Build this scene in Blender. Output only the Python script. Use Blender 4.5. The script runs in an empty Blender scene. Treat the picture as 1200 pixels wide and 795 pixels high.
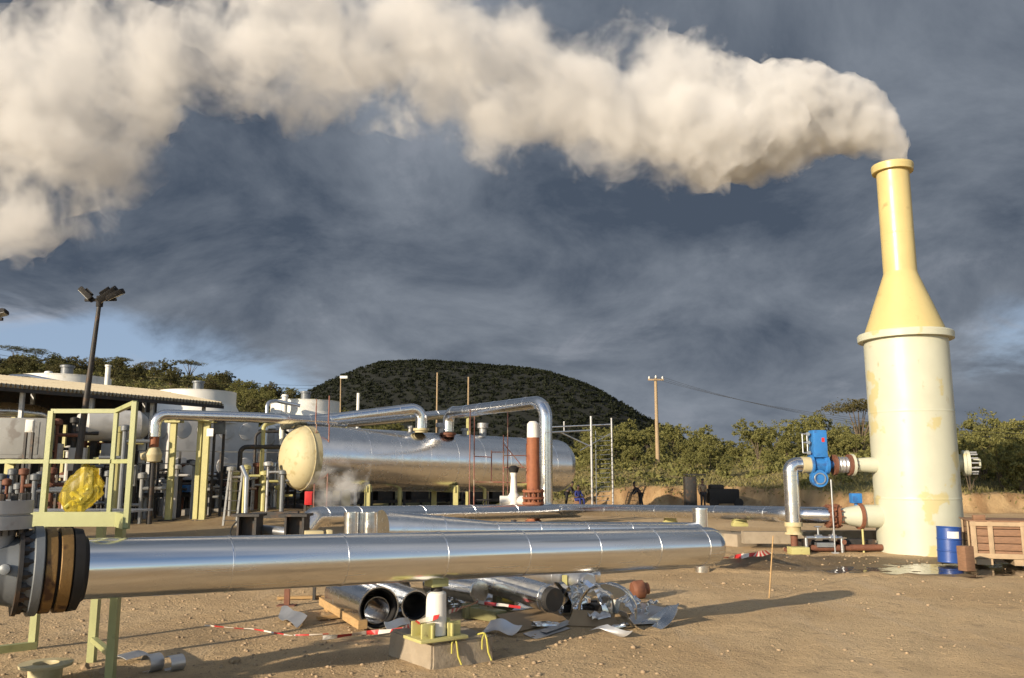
import bpy, bmesh, math, random
import numpy as np
from mathutils import Vector as V, Matrix, noise
R = math.radians
C = bpy.context.scene.collection
sc = bpy.context.scene
F = 980.0; PITCH = math.atan(157.5/980.0); CAMH = 2.2
CP, SP = math.cos(PITCH), math.sin(PITCH)

def P(x, y, Y):
    """a point of the place at world depth Y, read off the photograph (1200 x 795 px)"""
    a = (x-600)/F; b = (397.5-y)/F
    t = Y/(CP-b*SP)
    return V((a*t, Y, CAMH+(SP+b*CP)*t))
def G(x, y, z=0.0):
    a = (x-600)/F; b = (397.5-y)/F
    t = (z-CAMH)/(SP+b*CP)
    return V((a*t, (CP-b*SP)*t, z))

# ------------------------------------------------------------------ materials
def nt(m):
    m.use_nodes = True
    return m.node_tree.nodes, m.node_tree.links
def mat(name, col, rough=0.6, metal=0.0, var=0.12, scale=6.0, bump=0.0, bscale=30.0, col2=None, c2scale=2.0, c2lo=0.55, c2hi=0.65,
        stretch=(1,1,1), spec=0.5, rvar=0.0, c3=None, c3lo=.6, c3hi=.66, c3scale=1.0, bdist=0.02, rot=0.0):
    m = bpy.data.materials.new(name); n, l = nt(m); b = n['Principled BSDF']
    b.inputs['Roughness'].default_value = rough; b.inputs['Metallic'].default_value = metal
    b.inputs['Specular IOR Level'].default_value = spec
    tc = n.new('ShaderNodeTexCoord'); mp = n.new('ShaderNodeMapping'); mp.inputs['Scale'].default_value = stretch; mp.inputs['Rotation'].default_value = (0,0,rot); mp.vector_type = 'TEXTURE' if rot else 'POINT'
    geo = n.new('ShaderNodeNewGeometry')
    l.new(geo.outputs['Position'], mp.inputs['Vector'])
    def noi(s, d=4):
        x = n.new('ShaderNodeTexNoise'); x.inputs['Scale'].default_value = s; x.inputs['Detail'].default_value = d
        l.new(mp.outputs[0], x.inputs['Vector']); return x
    n1 = noi(scale)
    mx = n.new('ShaderNodeMix'); mx.data_type = 'RGBA'
    mx.inputs['A'].default_value = [max(0, c*(1-var*1.6)) for c in col]+[1]
    mx.inputs['B'].default_value = [min(1, c*(1+var*1.6)) for c in col]+[1]
    l.new(n1.outputs['Fac'], mx.inputs['Factor']); out = mx.outputs['Result']
    for cc, s, lo, hi in ((col2, c2scale, c2lo, c2hi), (c3, c3scale, c3lo, c3hi)):
        if cc is None: continue
        n2 = noi(s, 6); mr = n.new('ShaderNodeMapRange'); mr.inputs['From Min'].default_value = lo; mr.inputs['From Max'].default_value = hi
        l.new(n2.outputs['Fac'], mr.inputs['Value'])
        m2 = n.new('ShaderNodeMix'); m2.data_type = 'RGBA'; l.new(mr.outputs[0], m2.inputs['Factor']); l.new(out, m2.inputs['A'])
        m2.inputs['B'].default_value = list(cc)+[1]; out = m2.outputs['Result']
    l.new(out, b.inputs['Base Color'])
    if rvar:
        n3 = noi(scale*1.7); mr = n.new('ShaderNodeMapRange'); mr.inputs['From Min'].default_value = .3; mr.inputs['From Max'].default_value = .7
        mr.inputs['To Min'].default_value = max(0.03, rough-rvar); mr.inputs['To Max'].default_value = rough+rvar
        l.new(n3.outputs['Fac'], mr.inputs['Value']); l.new(mr.outputs[0], b.inputs['Roughness'])
    if bump:
        n4 = noi(bscale, 5); bp = n.new('ShaderNodeBump'); bp.inputs['Strength'].default_value = bump; bp.inputs['Distance'].default_value = bdist
        l.new(n4.outputs['Fac'], bp.inputs['Height']); l.new(bp.outputs[0], b.inputs['Normal'])
    return m

M = {}
M['alu'] = mat('aluminium_cladding', (.76,.77,.78), .2, 1.0, .07, 3, bump=.07, bscale=1.6, rvar=.11, bdist=.03, rot=R(32), stretch=(9,.5,.5), col2=(.60,.58,.54), c2scale=2.2, c2lo=.56, c2hi=.70)
M['alu_far'] = mat('aluminium_cladding_weathered', (.76,.76,.76), .24, 1.0, .05, 2, bump=.06, bscale=1.2, rvar=.06, bdist=.05)
M['alu_sheet'] = mat('aluminium_sheet', (.76,.77,.78), .22, 1.0, .06, 5, bump=.12, bscale=3, rvar=.07, bdist=.03)
M['alu_dull'] = mat('dull_aluminium', (.6,.61,.63), .42, .9, .1, 6, bump=.15, bscale=12)
M['cream'] = mat('cream_yellow_paint', (.50,.505,.40), .42, 0, .06, 2, col2=(.50,.445,.24), c2scale=.85, c2lo=.60, c2hi=.625, bump=.05, bscale=8, rvar=.07, c3=(.34,.29,.16), c3scale=3.2, c3lo=.66, c3hi=.78)
M['neck'] = mat('golden_yellow_paint', (.53,.435,.195), .36, 0, .08, 1.5, bump=.04, bscale=6, rvar=.07, c3=(.34,.26,.12), c3scale=3, c3lo=.64, c3hi=.8)
M['headpaint'] = mat('pale_yellow_primer', (.50,.435,.26), .6, 0, .09, 1.5, col2=(.40,.33,.17), c2scale=2.5, bump=.08, bscale=4)
M['green'] = mat('pale_green_paint', (.33,.345,.16), .42, 0, .08, 5, col2=(.23,.25,.11), c2scale=6, c2lo=.6, c2hi=.75, bump=.05, bscale=30, c3=(.16,.10,.05), c3scale=14, c3lo=.7, c3hi=.78)
M['yellow'] = mat('yellow_green_paint', (.44,.41,.17), .5, 0, .1, 5, c3=(.2,.14,.07), c3scale=9, c3lo=.66, c3hi=.74, bump=.05)
M['black'] = mat('black_rubber', (.012,.011,.011), .8, 0, .3, 10, bump=.1, bscale=15)
M['dsteel'] = mat('dark_steel', (.035,.033,.032), .6, .2, .3, 8, col2=(.07,.045,.03), c2scale=4, bump=.1)
M['steel'] = mat('grey_steel', (.36,.37,.38), .5, .3, .15, 8, col2=(.22,.2,.19), c2scale=5, bump=.08)
M['gpaint'] = mat('grey_blue_paint', (.15,.165,.18), .45, .15, .12, 5, col2=(.13,.14,.155), c2scale=3, bump=.08)
M['lgrey'] = mat('light_grey_panel', (.52,.51,.49), .5, 0, .08, 2, col2=(.42,.41,.39), c2scale=1.2, bump=.03)
M['mgrey'] = mat('mid_grey_panel', (.24,.245,.24), .5, 0, .12, 3, col2=(.16,.15,.14), c2scale=2)
M['white'] = mat('white_fibreglass', (.74,.73,.68), .5, 0, .05, 2, col2=(.55,.52,.44), c2scale=1.8, c2lo=.6, c2hi=.75)
M['brass'] = mat('oily_brass_gasket', (.23,.135,.045), .55, .35, .3, 7, col2=(.07,.035,.018), c2scale=7, c2lo=.5, c2hi=.62, bump=.2, bscale=40)
M['rust'] = mat('rusty_primer', (.27,.095,.042), .7, 0, .2, 6, col2=(.2,.06,.03), c2scale=3, bump=.15)
M['rustmid'] = mat('brown_rust_primer', (.19,.075,.04), .7, 0, .25, 6, bump=.15)
M['rustdark'] = mat('brown_rust', (.15,.06,.035), .75, 0, .3, 8, bump=.2)
M['redpole'] = mat('red_oxide_paint', (.22,.085,.06), .6, 0, .2, 6, col2=(.33,.25,.18), c2scale=2)
M['blue'] = mat('blue_enamel', (.03,.17,.46), .35, 0, .1, 5, col2=(.03,.10,.28), c2scale=4, rvar=.06)
M['bluedrum'] = mat('blue_drum_paint', (.02,.065,.26), .4, 0, .12, 6, c3=(.12,.06,.03), c3scale=9, c3lo=.7, c3hi=.76, bump=.06)
M['red'] = mat('red_plastic', (.55,.03,.03), .45, 0, .1)
M['wood'] = mat('pale_timber', (.42,.27,.12), .7, 0, .25, 3, stretch=(3,3,14), bump=.2, bscale=10)
M['cratew'] = mat('brown_crate_board', (.21,.115,.065), .75, 0, .25, 4, stretch=(2,2,9), bump=.2, bscale=8)
M['crateb'] = mat('crate_batten', (.36,.26,.16), .75, 0, .2, 5, bump=.15)
M['board'] = mat('brown_board', (.27,.19,.11), .8, 0, .15, 4, bump=.1)
M['concrete'] = mat('concrete', (.30,.25,.185), .85, 0, .18, 4, col2=(.22,.18,.13), c2scale=3, bump=.35, bscale=25)
M['concreteg'] = mat('grey_concrete', (.27,.25,.22), .85, 0, .2, 4, col2=(.16,.14,.12), c2scale=3, bump=.4, bscale=22)
M['stone'] = mat('pale_stone', (.34,.25,.155), .9, 0, .35, 9, bump=.3)
M['strap'] = mat('yellow_strap', (.46,.42,.08), .6, 0, .1)
M['olive'] = mat('olive_paint', (.19,.18,.08), .5, 0, .12, 5)
M['olivelit'] = M['olive']
M['rope'] = mat('cable_black', (.02,.02,.02), .6)
M['rock'] = M['stone']
M['roofm'] = mat('cream_roof_sheet', (.40,.35,.25), .55, .1, .08, 2, col2=(.29,.23,.15), c2scale=1.5, c2lo=.58, c2hi=.7)
M['skin'] = mat('skin_brown', (.09,.045,.03), .55)
M['cloth_blue'] = mat('blue_work_cloth', (.02,.03,.16), .85)
M['cloth_dark'] = mat('dark_cloth', (.02,.02,.025), .85)
M['cloth_tan'] = mat('tan_cloth', (.22,.17,.11), .85)
M['polew'] = mat('weathered_pole_timber', (.34,.25,.15), .85, 0, .2, 6, bump=.2)
M['trunk'] = mat('tree_bark', (.12,.09,.06), .9, 0, .3, 8, bump=.4)
M['lampglass'] = mat('lamp_glass', (.55,.55,.5), .15, .4)
M['silver'] = mat('galvanised_steel', (.55,.57,.6), .3, .9, .1, 5)

def foliage(name, c1, c2, c3):
    m = bpy.data.materials.new(name); n, l = nt(m); b = n['Principled BSDF']
    at = n.new('ShaderNodeAttribute'); at.attribute_name = 'tint'
    oi = n.new('ShaderNodeObjectInfo')
    mx = n.new('ShaderNodeMix'); mx.data_type = 'RGBA'; mx.inputs['A'].default_value = c1+(1,); mx.inputs['B'].default_value = c2+(1,)
    l.new(at.outputs['Fac'], mx.inputs['Factor'])
    m2 = n.new('ShaderNodeMix'); m2.data_type = 'RGBA'; m2.inputs['B'].default_value = c3+(1,)
    ma = n.new('ShaderNodeMath'); ma.operation = 'MULTIPLY'; ma.inputs[1].default_value = .9; l.new(oi.outputs['Random'], ma.inputs[0])
    l.new(ma.outputs[0], m2.inputs['Factor']); l.new(mx.outputs['Result'], m2.inputs['A'])
    l.new(m2.outputs['Result'], b.inputs['Base Color'])
    b.inputs['Roughness'].default_value = .7; b.inputs['Specular IOR Level'].default_value = .2
    tr = n.new('ShaderNodeBsdfTranslucent'); l.new(m2.outputs['Result'], tr.inputs['Color'])
    ms = n.new('ShaderNodeMixShader'); ms.inputs[0].default_value = .25
    l.new(b.outputs[0], ms.inputs[1]); l.new(tr.outputs[0], ms.inputs[2]); l.new(ms.outputs[0], n['Material Output'].inputs['Surface'])
    return m
M['leaf'] = foliage('bush_leaf', (.085,.095,.03), (.27,.25,.085), (.17,.165,.055))
M['leafd'] = foliage('dark_leaf', (.045,.052,.02), (.12,.115,.04), (.10,.085,.035))
M['leafh'] = foliage('hill_leaf_shaded', (.008,.012,.006), (.022,.027,.012), (.016,.018,.009))  # cloud shadow on the hill is put into this dark leaf colour
M['grassm'] = foliage('dry_grass', (.19,.17,.065), (.30,.25,.11), (.14,.14,.05))

# ------------------------------------------------------------------ mesh building
def frame(d):
    d = V(d).normalized(); up = V((0,0,1))
    if abs(d.dot(up)) > .99: up = V((1,0,0))
    x = up.cross(d).normalized(); y = d.cross(x).normalized()
    return x, y, d
class MB:
    def __init__(s): s.v = []; s.f = []
    def add(s, vs, fs):
        k = len(s.v); s.v += [tuple(v) for v in vs]; s.f += [tuple(i+k for i in f) for f in fs]; return s
    def box(s, c, size, rot=None, ax=None):
        c = V(c); h = V(size)/2; vs = []
        m = rot if rot is not None else Matrix.Identity(3)
        for dx, dy, dz in ((-1,-1,-1),(1,-1,-1),(1,1,-1),(-1,1,-1),(-1,-1,1),(1,-1,1),(1,1,1),(-1,1,1)):
            vs.append(c+m@V((dx*h.x,dy*h.y,dz*h.z)))
        return s.add(vs, [(0,3,2,1),(4,5,6,7),(0,1,5,4),(1,2,6,5),(2,3,7,6),(3,0,4,7)])
    def bbox(s, c, size, rot=None, bev=.01):
        """box with bevelled edges"""
        bm = bmesh.new(); bmesh.ops.create_cube(bm, size=1)
        for v in bm.verts: v.co = V((v.co.x*size[0], v.co.y*size[1], v.co.z*size[2]))
        bmesh.ops.bevel(bm, geom=list(bm.edges), offset=bev, segments=2, affect='EDGES', profile=.6)
        m = rot if rot is not None else Matrix.Identity(3)
        bm.verts.index_update()
        s.add([V(c)+m@v.co for v in bm.verts], [[v.index for v in f.verts] for f in bm.faces]); bm.free(); return s
    def bar(s, p0, p1, w, h=None, up=(0,0,1)):
        p0, p1 = V(p0), V(p1); h = h or w; d = (p1-p0)
        L = d.length; d.normalize(); u = V(up)
        if abs(d.dot(u)) > .98: u = V((0,1,0))
        x = u.cross(d).normalized(); y = d.cross(x)
        m = Matrix((x, y, d)).transposed()
        return s.box((p0+p1)/2, (w, h, L), m)
    def lathe(s, prof, o, d=(0,0,1), seg=32, cap=True):
        """prof: (distance along d, radius)"""
        x, y, z = frame(d); o = V(o); vs = []; fs = []
        q = [prof[0]]
        for (a0, r0), (a1, r1) in zip(prof, prof[1:]):      # holding loops keep the shading of long walls true
            L = math.hypot(a1-a0, r1-r0)
            if L > .08:
                for f in (.012/L, 1-.012/L): q.append((a0+(a1-a0)*f, r0+(r1-r0)*f))
            q.append((a1, r1))
        prof = q
        for a, r in prof:
            for k in range(seg):
                t = 2*math.pi*k/seg; vs.append(o+z*a+(x*math.cos(t)+y*math.sin(t))*max(r,1e-4))
        for i in range(len(prof)-1):
            for k in range(seg):
                k2 = (k+1)%seg
                fs.append((i*seg+k, i*seg+k2, (i+1)*seg+k2, (i+1)*seg+k))
        if cap:
            if prof[0][1] > 1e-3: fs.append(tuple(range(seg))[::-1])
            if prof[-1][1] > 1e-3: fs.append(tuple((len(prof)-1)*seg+k for k in range(seg)))
        return s.add(vs, fs)
    def tube(s, p0, p1, r0, r1=None, seg=12, cap=True):
        p0, p1 = V(p0), V(p1)
        return s.lathe([(0,r0),((p1-p0).length, r0 if r1 is None else r1)], p0, p1-p0, seg, cap)
    def sweep(s, pts, r, seg=20, fillet=0.0, seam=None, band=.012, bw=.05, cap=True, first=None):
        pts = [V(p) for p in pts]; poly = [pts[0]]
        for i in range(1, len(pts)-1):
            a, b, c = pts[i-1], pts[i], pts[i+1]; d1 = (a-b).normalized(); d2 = (c-b).normalized()
            ang = d1.angle(d2)
            if fillet <= 0 or ang > 3.0: poly.append(b); continue
            t = min(fillet/math.tan(ang/2), (a-b).length*.48, (c-b).length*.48)
            rr = t*math.tan(ang/2)
            bis = (d1+d2).normalized(); cen = b+bis*(rr/math.sin(ang/2))
            s0 = b+d1*t; s1 = b+d2*t; v0 = s0-cen; v1 = s1-cen; th = v0.angle(v1); n_ = 8
            for k in range(n_+1):
                f = k/n_; w0 = math.sin((1-f)*th)/math.sin(th); w1 = math.sin(f*th)/math.sin(th)
                poly.append(cen+v0*w0+v1*w1)
        poly.append(pts[-1])
        L = [0]
        for i in range(1, len(poly)): L.append(L[-1]+(poly[i]-poly[i-1]).length)
        def at(d):
            for i in range(1, len(poly)):
                if d <= L[i]+1e-9:
                    f = (d-L[i-1])/max(1e-9, L[i]-L[i-1]); return poly[i-1].lerp(poly[i], f)
            return poly[-1]
        rf = r if callable(r) else (lambda d: r)
        st = [(d, rf(d)) for d in L]
        if callable(r):
            d = 0
            while d < L[-1]: st.append((d, rf(d))); d += .08
        seams = []
        if seam:
            if isinstance(seam, (list, tuple)): seams = list(seam)
            else:
                d = first if first is not None else seam
                while d < L[-1]-.05: seams.append(d); d += seam
        for q in seams:
            q0, q1 = q-bw/2, q+bw/2
            if q0 < 0.001 or q1 > L[-1]: continue
            st = [z for z in st if not (q0-.021 < z[0] < q1+.021) or z[0] in (0, L[-1])]
            st += [(max(0,q0-.02), rf(max(0,q0-.02))), (min(L[-1],q1+.02), rf(min(L[-1],q1+.02))), (q0, rf(q0)), (q0+.002, rf(q)+band), (q, rf(q)+band*1.2), (q1-.002, rf(q)+band), (q1, rf(q1))]
        st.sort(); vs = []; fs = []
        tprev = None; x = None; N = 0
        for d, rad in st:
            p = at(d); e = 1e-3+min(.02, L[-1]*.01)
            t = (at(min(L[-1], d+e))-at(max(0, d-e))).normalized()
            if x is None: x, y, _ = frame(t)
            else:
                x = (x-t*x.dot(t)).normalized(); 
            y = t.cross(x)
            for k in range(seg):
                a = 2*math.pi*k/seg; vs.append(p+(x*math.cos(a)+y*math.sin(a))*rad)
            N += 1
        for i in range(N-1):
            for k in range(seg):
                k2 = (k+1)%seg; fs.append((i*seg+k, i*seg+k2, (i+1)*seg+k2, (i+1)*seg+k))
        if cap: fs.append(tuple(range(seg))[::-1]); fs.append(tuple((N-1)*seg+k for k in range(seg)))
        return s.add(vs, fs)
    def torus(s, o, d, Rr, r, seg=32, ms=8):
        x, y, z = frame(d); vs = []; fs = []
        for i in range(seg):
            a = 2*math.pi*i/seg; c = V(o)+(x*math.cos(a)+y*math.sin(a))*Rr; rd = (x*math.cos(a)+y*math.sin(a))
            for j in range(ms):
                b = 2*math.pi*j/ms; vs.append(c+rd*math.cos(b)*r+z*math.sin(b)*r)
        for i in range(seg):
            for j in range(ms):
                fs.append((i*ms+j, ((i+1)%seg)*ms+j, ((i+1)%seg)*ms+(j+1)%ms, i*ms+(j+1)%ms))
        return s.add(vs, fs)
    def bolts(s, o, d, Rr, n, r, L, seg=6, ph=0.0):
        x, y, z = frame(d)
        for k in range(n):
            a = 2*math.pi*k/n+ph; c = V(o)+(x*math.cos(a)+y*math.sin(a))*Rr
            s.lathe([(-L/2,r),(L/2,r)], c, z, seg)
        return s
    def sheet(s, rows, th=.004):
        """a bent sheet given as a grid of points, with real thickness"""
        n, m = len(rows), len(rows[0]); g = [[V(p) for p in r] for r in rows]; top = []
        for i in range(n):
            for j in range(m):
                a = g[min(i+1,n-1)][j]-g[max(i-1,0)][j]; b = g[i][min(j+1,m-1)]-g[i][max(j-1,0)]
                nn = a.cross(b); nn = nn.normalized() if nn.length > 0 else V((0,0,1)); top.append(g[i][j]+nn*th)
        vs = [p for r in g for p in r]+top; fs = []; K = n*m
        for i in range(n-1):
            for j in range(m-1):
                q = (i*m+j, i*m+j+1, (i+1)*m+j+1, (i+1)*m+j); fs.append(q); fs.append(tuple(K+k for k in q[::-1]))
        for i in range(n-1):
            for j in (0, m-1):
                a, b = i*m+j, (i+1)*m+j; fs.append((a,b,K+b,K+a) if j == 0 else (b,a,K+a,K+b))
        for j in range(m-1):
            for i in (0, n-1):
                a, b = i*m+j, i*m+j+1; fs.append((b,a,K+a,K+b) if i == 0 else (a,b,K+b,K+a))
        return s.add(vs, fs)
    def build(s, name, m, parent=None, smooth=True, ang=35, loc=None):
        me = bpy.data.meshes.new(name)
        o0 = V(parent.location) if parent is not None and parent.parent is None else (parent.matrix_world.translation if parent is not None else V((0,0,0)))
        if parent is None and loc is None and s.v:
            xs = np.array(s.v); loc = V(((xs[:,0].min()+xs[:,0].max())/2, (xs[:,1].min()+xs[:,1].max())/2, xs[:,2].min()))
        if parent is not None: off = WORLD[parent.name]
        else: off = V(loc)
        me.from_pydata([tuple(V(v)-off) for v in s.v], [], s.f); me.validate()
        bm = bmesh.new(); bm.from_mesh(me); bmesh.ops.recalc_face_normals(bm, faces=bm.faces); bm.to_mesh(me); bm.free()
        if smooth:
            me.polygons.foreach_set('use_smooth', [True]*len(me.polygons))
            try: me.set_sharp_from_angle(angle=R(ang))
            except Exception: pass
        me.materials.append(m if not isinstance(m, str) else M[m])
        o = bpy.data.objects.new(name, me); C.objects.link(o)
        if parent is not None: o.parent = parent; WORLD[o.name] = off.copy()
        else: o.location = off; WORLD[o.name] = off.copy()
        return o
WORLD = {}
def tag(o, label=None, cat=None, group=None, kind=None):
    if label: o['label'] = label
    if cat: o['category'] = cat
    if group: o['group'] = group
    if kind: o['kind'] = kind
    return o
def thing(name, label, cat, loc, group=None):
    o = bpy.data.objects.new(name, None); C.objects.link(o); o.location = V(loc); o.empty_display_size = .2
    WORLD[o.name] = V(loc)
    return tag(o, label, cat, group)
def copy_tree(o, parent=None):
    c = o.copy(); C.objects.link(c)
    if parent is not None: c.parent = parent
    for ch in list(o.children): copy_tree(ch, c)
    return c
def copy_thing(o, loc, rz=0.0, label=None, group=None, scale=1.0):
    c = copy_tree(o); c.location = V(loc); c.rotation_euler = (0,0,rz); c.scale = (scale,)*3
    if label: c['label'] = label
    if group: c['group'] = group
    return c

# ------------------------------------------------------------------ camera, render
cam = bpy.data.cameras.new('camera'); co = bpy.data.objects.new('camera', cam); C.objects.link(co)
co.location = (0,0,CAMH); co.rotation_euler = (R(90)+PITCH, 0, 0)
cam.sensor_width = 36; cam.lens = 36*F/1200; cam.clip_start = .1; cam.clip_end = 6000; sc.camera = co
sc.render.resolution_x = 1024; sc.render.resolution_y = 678
sc.view_settings.view_transform = 'Standard'; sc.view_settings.look = 'None'; sc.view_settings.gamma = 1
sc.view_settings.exposure = 0.65
sc.render.engine = 'CYCLES'; cy = sc.cycles
cy.use_denoising = True
try: cy.denoiser = 'OPENIMAGEDENOISE'
except Exception: pass
cy.max_bounces = 12; cy.volume_bounces = 6; cy.transparent_max_bounces = 16; cy.caustics_reflective = False; cy.caustics_refractive = False
cy.sample_clamp_indirect = 6; cy.volume_step_rate = 1.0; cy.volume_max_steps = 256
cy.use_adaptive_sampling = True; cy.adaptive_threshold = .02

# ------------------------------------------------------------------ light
SUN_AZ = -(math.pi-R(43)); SUN_EL = R(15.5)
sd = V((math.sin(SUN_AZ)*math.cos(SUN_EL), math.cos(SUN_AZ)*math.cos(SUN_EL), math.sin(SUN_EL)))
sl = bpy.data.lights.new('sun', 'SUN'); sl.energy = 4.4; sl.angle = R(.6); sl.color = (1.0, .84, .63)
so = bpy.data.objects.new('sun', sl); C.objects.link(so); so.rotation_euler = (-sd).to_track_quat('-Z', 'Y').to_euler(); so.location = sd*80

w = bpy.data.worlds.new('World'); sc.world = w; w.use_nodes = True
n, l = w.node_tree.nodes, w.node_tree.links
bg = n['Background']; bg.inputs[1].default_value = .115
sky = n.new('ShaderNodeTexSky'); sky.sky_type = 'NISHITA'; sky.sun_disc = False; sky.sun_elevation = SUN_EL; sky.sun_rotation = SUN_AZ % (2*math.pi)
sky.altitude = 1800; sky.dust_density = 1.2; sky.air_density = 1.0
def mth(op, a, b=None, c=None, clamp=False):
    q = n.new('ShaderNodeMath'); q.operation = op; q.use_clamp = clamp
    for i, z in enumerate((a, b, c)):
        if z is None: continue
        if isinstance(z, (int, float)): q.inputs[i].default_value = z
        else: l.new(z, q.inputs[i])
    return q.outputs[0]
def rng(v, a, b, c=0.0, d=1.0, smooth=True):
    q = n.new('ShaderNodeMapRange'); q.interpolation_type = 'SMOOTHSTEP' if smooth else 'LINEAR'
    for i, z in zip(('From Min','From Max','To Min','To Max'), (a,b,c,d)): q.inputs[i].default_value = z
    l.new(v, q.inputs['Value']); return q.outputs[0]
tc = n.new('ShaderNodeTexCoord'); sx = n.new('ShaderNodeSeparateXYZ'); l.new(tc.outputs['Generated'], sx.inputs[0])
X, Y, Z = sx.outputs
az = mth('ARCTAN2', X, Y)                       # 0 ahead, negative to the left
hz = mth('ADD', mth('MAXIMUM', Z, 0.0), .38)
px = mth('DIVIDE', X, hz); py = mth('DIVIDE', Y, hz)
cx = n.new('ShaderNodeCombineXYZ'); l.new(px, cx.inputs[0]); l.new(py, cx.inputs[1])
def noi(sc_, det, rough=.5, dist=0.0, vec=None, off=0.0):
    q = n.new('ShaderNodeTexNoise'); q.noise_dimensions = '3D'
    mp = n.new('ShaderNodeMapping'); mp.inputs['Location'].default_value = (off, off*.7, off*1.3)
    l.new(vec if vec is not None else cx.outputs[0], mp.inputs['Vector']); l.new(mp.outputs[0], q.inputs['Vector'])
    q.inputs['Scale'].default_value = sc_; q.inputs['Detail'].default_value = det; q.inputs['Roughness'].default_value = rough; q.inputs['Distortion'].default_value = dist
    return q.outputs['Fac']
def blob(a0, e0, sa, se):
    """soft patch of the sky at azimuth a0, elevation e0 (degrees)"""
    da = mth('DIVIDE', mth('SUBTRACT', az, R(a0)), R(sa)); de = mth('DIVIDE', mth('SUBTRACT', Z, math.sin(R(e0))), R(se))
    return mth('POWER', 2.718, mth('MULTIPLY', mth('ADD', mth('MULTIPLY', da, da), mth('MULTIPLY', de, de)), -1.0))
n1 = noi(1.15, 7, .55, .3, off=3.1); n2 = noi(2.7, 9, .62, .35, off=7.7); n3 = noi(.25, 3, .5, off=1.9)
front = rng(Y, -.35, .25)                       # the storm cloud stands over the front half of the sky
cov = mth('ADD', mth('MULTIPLY', n1, .9), mth('MULTIPLY', front, .42))
open_ = mth('ADD', mth('MULTIPLY', blob(-28, 4.6, 15, 3.8), 1.75), mth('MULTIPLY', blob(36, 6.5, 10, 4.2), .62))
open_ = mth('ADD', open_, mth('MULTIPLY', blob(-33, 10, 8, 3), .25))
cov = mth('SUBTRACT', cov, mth('MULTIPLY', open_, mth('MULTIPLY', n2, 1.25)))
cov = rng(cov, .40, .66)
# cloud radiance: thick grey-blue with paler torn edges
br = mth('ADD', mth('MULTIPLY', n2, .85), mth('MULTIPLY', noi(.95, 4, .55, .2, off=31.0), .75)); br = mth('SUBTRACT', br, .18)
def crgb(c):
    q = n.new('ShaderNodeCombineXYZ'); 
    for i in range(3): q.inputs[i].default_value = c[i]
    return q.outputs[0]
def mixc(f, a, b):
    q = n.new('ShaderNodeMix'); q.data_type = 'RGBA'; l.new(f, q.inputs['Factor']); l.new(a, q.inputs['A']); l.new(b, q.inputs['B']); return q.outputs['Result']
K = 1/.115
dark = crgb([c*K for c in (.044,.058,.082)]); mid = crgb([c*K for c in (.165,.185,.215)]); pale = crgb([c*K for c in (.17,.185,.215)])
ccol = mixc(rng(br, .47, .84, smooth=False), dark, mid)
ccol = mixc(mth('MULTIPLY', rng(noi(4.6, 9, .62, .4, off=12.3), .54, .74), mth('MULTIPLY', rng(br, .56, .72), .8)), ccol, pale)
ccol = mixc(rng(front, 1.0, 0.0), ccol, crgb([c*K for c in (.36,.36,.37)]))
low = blob(0, 1, 60, 5)
ccol = mixc(mth('MULTIPLY', low, .35), ccol, mid)
blue = crgb([c*K for c in (.19,.25,.35)])
skyc = mixc(mth('MULTIPLY', front, .85), sky.outputs[0], blue)
streak = mth('MULTIPLY', rng(noi(2.6, 6, .6, .6, vec=cx.outputs[0], off=22.0), .5, .66), .55)
skyc = mixc(mth('MULTIPLY', streak, front), skyc, crgb([c*K for c in (.33,.31,.31)]))
res = mixc(cov, skyc, ccol)
l.new(res, bg.inputs[0])
w.cycles.sampling_method = 'MANUAL'; w.cycles.sample_map_resolution = 512

# ------------------------------------------------------------------ terrain
def sst(a, b, x):
    t = min(1, max(0, (x-a)/(b-a))); return t*t*(3-2*t)
def bank_y(x):
    base = 60 - 13*sst(13, 27, x) + 8*sst(-8,-24,x)*0 
    return base + 1.6*noise.noise((x*.12, 3, 0)) + .5*noise.noise((x*.6, 9, 0))
def terr(x, y):
    b = bank_y(x); d = y-b
    z = 0.0
    hB = 1.05 + .45*noise.noise((x*.2, 5.5, 0))
    hB *= .12+.88*sst(2, 9, x)
    z += hB*sst(0, .9, d+.5*noise.noise((x*1.6, z+y*1.3, 3)))
    if d > 0: z += .035*min(d, 60)+.085*min(d, 17)*sst(0, 10, x)
    s = sst(0, 95, y-66)
    z += sst(0, 104, y-66)*(17.8*sst(12, -70, x)) + s*3.0*sst(10, 60, x)
    z += 14*sst(-40,-140,x)*sst(90, 170, y)*.4
    z += .35*noise.noise((x*.09, y*.09, 2))*sst(0, 6, d)
    if y < 58:
        z += .018*noise.noise((x*.9, y*.9, 0))+.035*noise.noise((x*.22, y*.22, 4))
        for c0_, sl_, k_ in ((1.6, .42, .012), (3.5, .42, .012), (-1.2, .75, -.006)):      # tyre ruts across the yard
            dx_ = x-(c0_+sl_*(y-7)+k_*(y-7)**2); z -= .028*math.exp(-(dx_/.2)**2)*sst(30, 18, y); z += .012*math.exp(-((abs(dx_)-.38)/.14)**2)*sst(30, 18, y)
        # low berm of wet earth and the puddle dip by the silencer
        q = ((x-11.6)/5.4)**2+((y-20.6+.05*(x-11.6))/1.7)**2
        z -= .10*math.exp(-q**2)
        if q < 2.5: z += .085*noise.noise((x*.6, y*2.4, 6))+.04*noise.noise((x*2.2, y*4, 8))
        q2 = ((x-6.0)/3.2)**2+((y-22.0)/.9)**2
        z += .16*math.exp(-q2)*(1+.6*noise.noise((x*2.2, y*2.2, 7)))
        q3 = ((x+11.5)/5.0)**2+((y-41)/3.0)**2
        z += .55*math.exp(-q3)
    return z
def lines(segs):
    o = []
    for a, b, st in segs:
        k = max(1, int(round((b-a)/st))); o += [a+(b-a)*i/k for i in range(k)]
    o.append(segs[-1][1]); return o
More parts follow.
